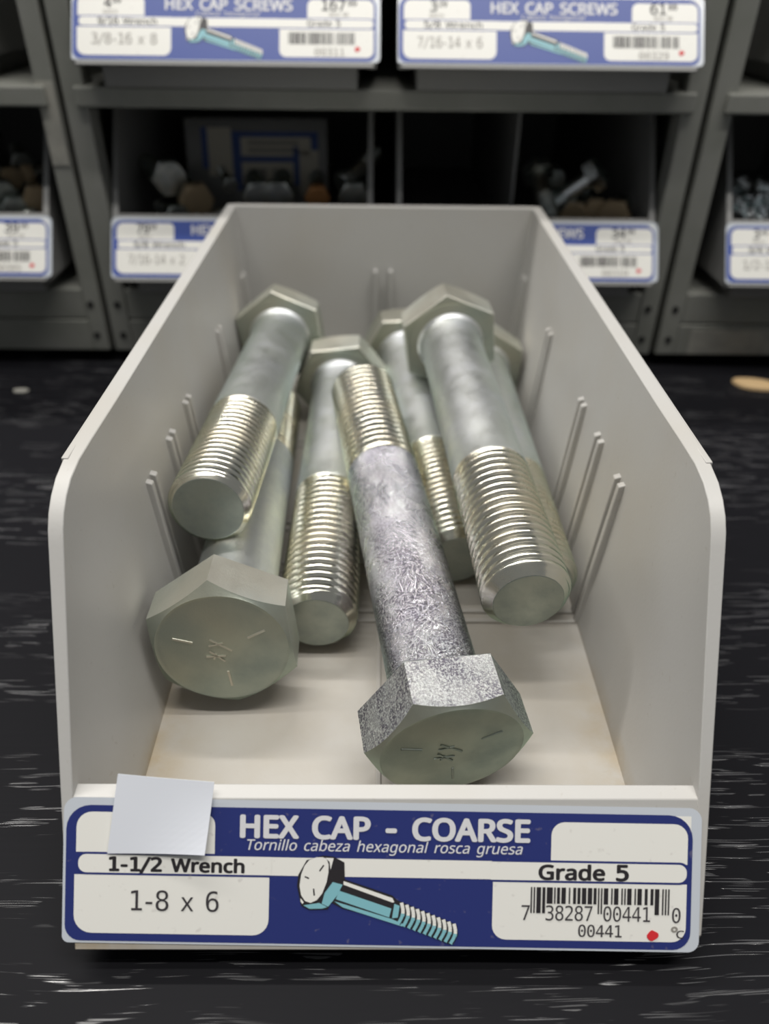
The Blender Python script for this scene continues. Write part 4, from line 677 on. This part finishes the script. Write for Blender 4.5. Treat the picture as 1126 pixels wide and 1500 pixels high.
small(-102.2, 442.0, 79.3, -0.466, 0.120, 0.44, 'small bolt with its round tan head forward, left of the leaning card', 'dull bolts in the cabinet bin behind the open bin', False)
small(-81.7, 438.7, 88.0, -0.445, 0.293, 0.20, 'slim bright-tipped bolt standing aslant before the leaning card', 'dull bolts in the cabinet bin behind the open bin', False)
small(-117.1, 446.1, 89.5, -0.553, 0.017, 0.46, 'dark bolt head behind the tan one at the left wall', 'dull bolts in the cabinet bin behind the open bin', False)
small(-97.1, 430.0, 69.3, 1.045, 0.242, 0.26, 'bright slim bolt lying just above the label of the lower left bin', 'dull bolts in the cabinet bin behind the open bin', False)
small(-111.8, 432.9, 71.0, -0.516, -0.013, 0.36, 'small dull bolt left of the bright slim one above the label', 'dull bolts in the cabinet bin behind the open bin', False)
small(-117.8, 429.5, 62.8, -0.067, -0.189, 0.36, 'dull bolt right behind the price field of the lower left bin', 'dull bolts in the cabinet bin behind the open bin', False)
small(-67.4, 444.0, 81.1, -0.206, 0.095, 0.40, 'left one of two dull bolts below the blue marks of the leaning card', 'dull bolts in the cabinet bin behind the open bin', False)
small(-55.4, 444.2, 81.2, -0.028, 0.097, 0.40, 'right one of two dull bolts below the blue marks of the leaning card', 'dull bolts in the cabinet bin behind the open bin', False)
small(-34.2, 440.8, 81.7, -0.091, 0.222, 0.32, 'bolt with a rusty orange head just above the open bin rim', 'dull bolts in the cabinet bin behind the open bin', False)
small(-13.4, 444.4, 81.2, 0.050, 0.143, 0.42, 'round dull bolt head in the right corner of the lower left bin', 'dull bolts in the cabinet bin behind the open bin', False)
small(-16.8, 451.4, 87.5, 0.756, 0.483, 0.34, 'pale slanting bolt above the round dull head in the right corner', 'dull bolts in the cabinet bin behind the open bin', False)
small(91.6, 464.7, 87.4, 2.978, -0.587, 0.42, 'long threaded bolt leaning on the divider panel', 'bolts in the cabinet bin with a divider', False)
small(116.6, 447.7, 90.1, -1.233, -0.714, 0.44, 'bolt with a pale round head raised above the others', 'bolts in the cabinet bin with a divider', True)
small(130.5, 435.9, 74.1, 0.437, -0.034, 0.42, 'brassy bolt head tilted at the right of the divided bin', 'bolts in the cabinet bin with a divider', False)
small(120.0, 440.9, 75.5, 0.091, -0.021, 0.32, 'small pale bolt head left of the brassy one', 'bolts in the cabinet bin with a divider', True)
small(109.5, 441.3, 72.9, 0.308, 0.062, 0.36, 'dark bolt behind the label, between divider and brassy bolt', 'bolts in the cabinet bin with a divider', False)
small(103.5, 474.0, 85.3, 0.124, 0.025, 0.26, 'tiny bolt head in the dark behind the leaning threaded bolt', 'bolts in the cabinet bin with a divider', False)
small(198.9, 454.1, 81.1, -0.219, 0.028, 0.27, 'shiny zinc screw among the heap in the bin at the right edge', 'shiny screws in the right edge bin', True)
small(205.0, 443.3, 80.1, 0.611, 0.260, 0.27, 'shiny zinc screw among the heap in the bin at the right edge', 'shiny screws in the right edge bin', True)
small(195.1, 438.9, 80.1, -0.774, 0.225, 0.27, 'shiny zinc screw among the heap in the bin at the right edge', 'shiny screws in the right edge bin', True)
small(208.9, 439.9, 81.9, -0.197, 0.281, 0.27, 'shiny zinc screw among the heap in the bin at the right edge', 'shiny screws in the right edge bin', True)
small(215.3, 437.0, 78.4, 0.784, -0.061, 0.27, 'shiny zinc screw among the heap in the bin at the right edge', 'shiny screws in the right edge bin', True)
small(203.6, 432.2, 71.6, -0.053, -0.064, 0.27, 'shiny zinc screw among the heap in the bin at the right edge', 'shiny screws in the right edge bin', True)
small(196.3, 433.9, 73.7, 0.388, 0.037, 0.27, 'shiny zinc screw among the heap in the bin at the right edge', 'shiny screws in the right edge bin', True)
small(210.8, 431.9, 71.5, -0.337, 0.058, 0.27, 'shiny zinc screw among the heap in the bin at the right edge', 'shiny screws in the right edge bin', True)
small(211.9, 458.9, 79.8, 0.208, -0.303, 0.27, 'shiny zinc screw among the heap in the bin at the right edge', 'shiny screws in the right edge bin', True)
small(220.7, 465.9, 81.5, 0.350, 0.021, 0.27, 'shiny zinc screw among the heap in the bin at the right edge', 'shiny screws in the right edge bin', True)
small(198.9, 437.2, 77.8, 0.651, 0.229, 0.27, 'shiny zinc screw among the heap in the bin at the right edge', 'shiny screws in the right edge bin', True)
small(203.3, 433.2, 74.5, 0.688, -0.111, 0.27, 'shiny zinc screw among the heap in the bin at the right edge', 'shiny screws in the right edge bin', True)
small(210.6, 434.0, 75.9, 1.057, -0.186, 0.27, 'shiny zinc screw among the heap in the bin at the right edge', 'shiny screws in the right edge bin', True)
small(210.2, 471.8, 82.8, -0.306, 0.311, 0.27, 'shiny zinc screw among the heap in the bin at the right edge', 'shiny screws in the right edge bin', True)
small(222.9, 458.4, 80.5, 0.620, -0.135, 0.27, 'shiny zinc screw among the heap in the bin at the right edge', 'shiny screws in the right edge bin', True)
small(-195.9, 457.9, 87.7, 0.778, 0.111, 0.26, 'slim tan bolt lying slanted on top of the left edge heap', 'bolts in the left edge bin', False)
small(-199.8, 437.3, 73.6, -0.440, 0.000, 0.38, 'grey bolt head in the middle of the left edge heap', 'bolts in the left edge bin', False)
small(-189.0, 440.8, 79.1, -0.413, 0.005, 0.34, 'brassy bolt head at the right side of the left edge heap', 'bolts in the left edge bin', False)
small(-208.5, 444.6, 80.9, -0.493, 0.070, 0.34, 'greenish bolt head at the photo edge in the left heap', 'bolts in the left edge bin', False)
small(-208.2, 435.2, 70.8, -0.387, -0.079, 0.36, 'blue-grey bolt at the photo edge just above the label', 'bolts in the left edge bin', False)
small(-211.9, 465.8, 83.9, -0.618, -0.005, 0.30, 'pale bolt left of the slim tan one on the heap', 'bolts in the left edge bin', False)
small(-208.7, 479.1, 90.0, -0.464, 0.136, 0.30, 'dim bolt at the back of the left edge heap', 'bolts in the left edge bin', False)
small(-191.2, 428.7, 69.8, -0.986, -0.011, 0.32, 'dark bolt lying just above the 39.99 label', 'bolts in the left edge bin', False)


# bits on the desk
def chip(name, x, y, a, b, m, label, cat, rot=0, h=1.6):
    t = MB(); rows = []
    for k, (r, z) in enumerate(((1., 0), (.96, h*.6), (.7, h), (.02, h*1.1))):
        rows.append([(a*r*math.cos(th)*(1+.08*math.sin(3*th)), b*r*math.sin(th)*(1+.1*math.cos(2*th)) , z) for th in [i*math.pi/10 for i in range(21)]])
    t.grid(rows); o = t.build(name, m, None, smooth=50); o.location = (x*S, y*S, DZ*S); o.rotation_euler = (0, 0, rot)
    o['label'] = label; o['category'] = cat
chip('wood_chip', 213, 389, 12, 7.5, M['wood_chip'], 'tan curved wood chip lying on the black desk at the right edge', 'chip', -.25, 2.2)
chip('crumb', -195, 375, 4.2, 2.4, M['tape'], 'small pale crumb on the black desk at the far left', 'crumb', 0, .9)
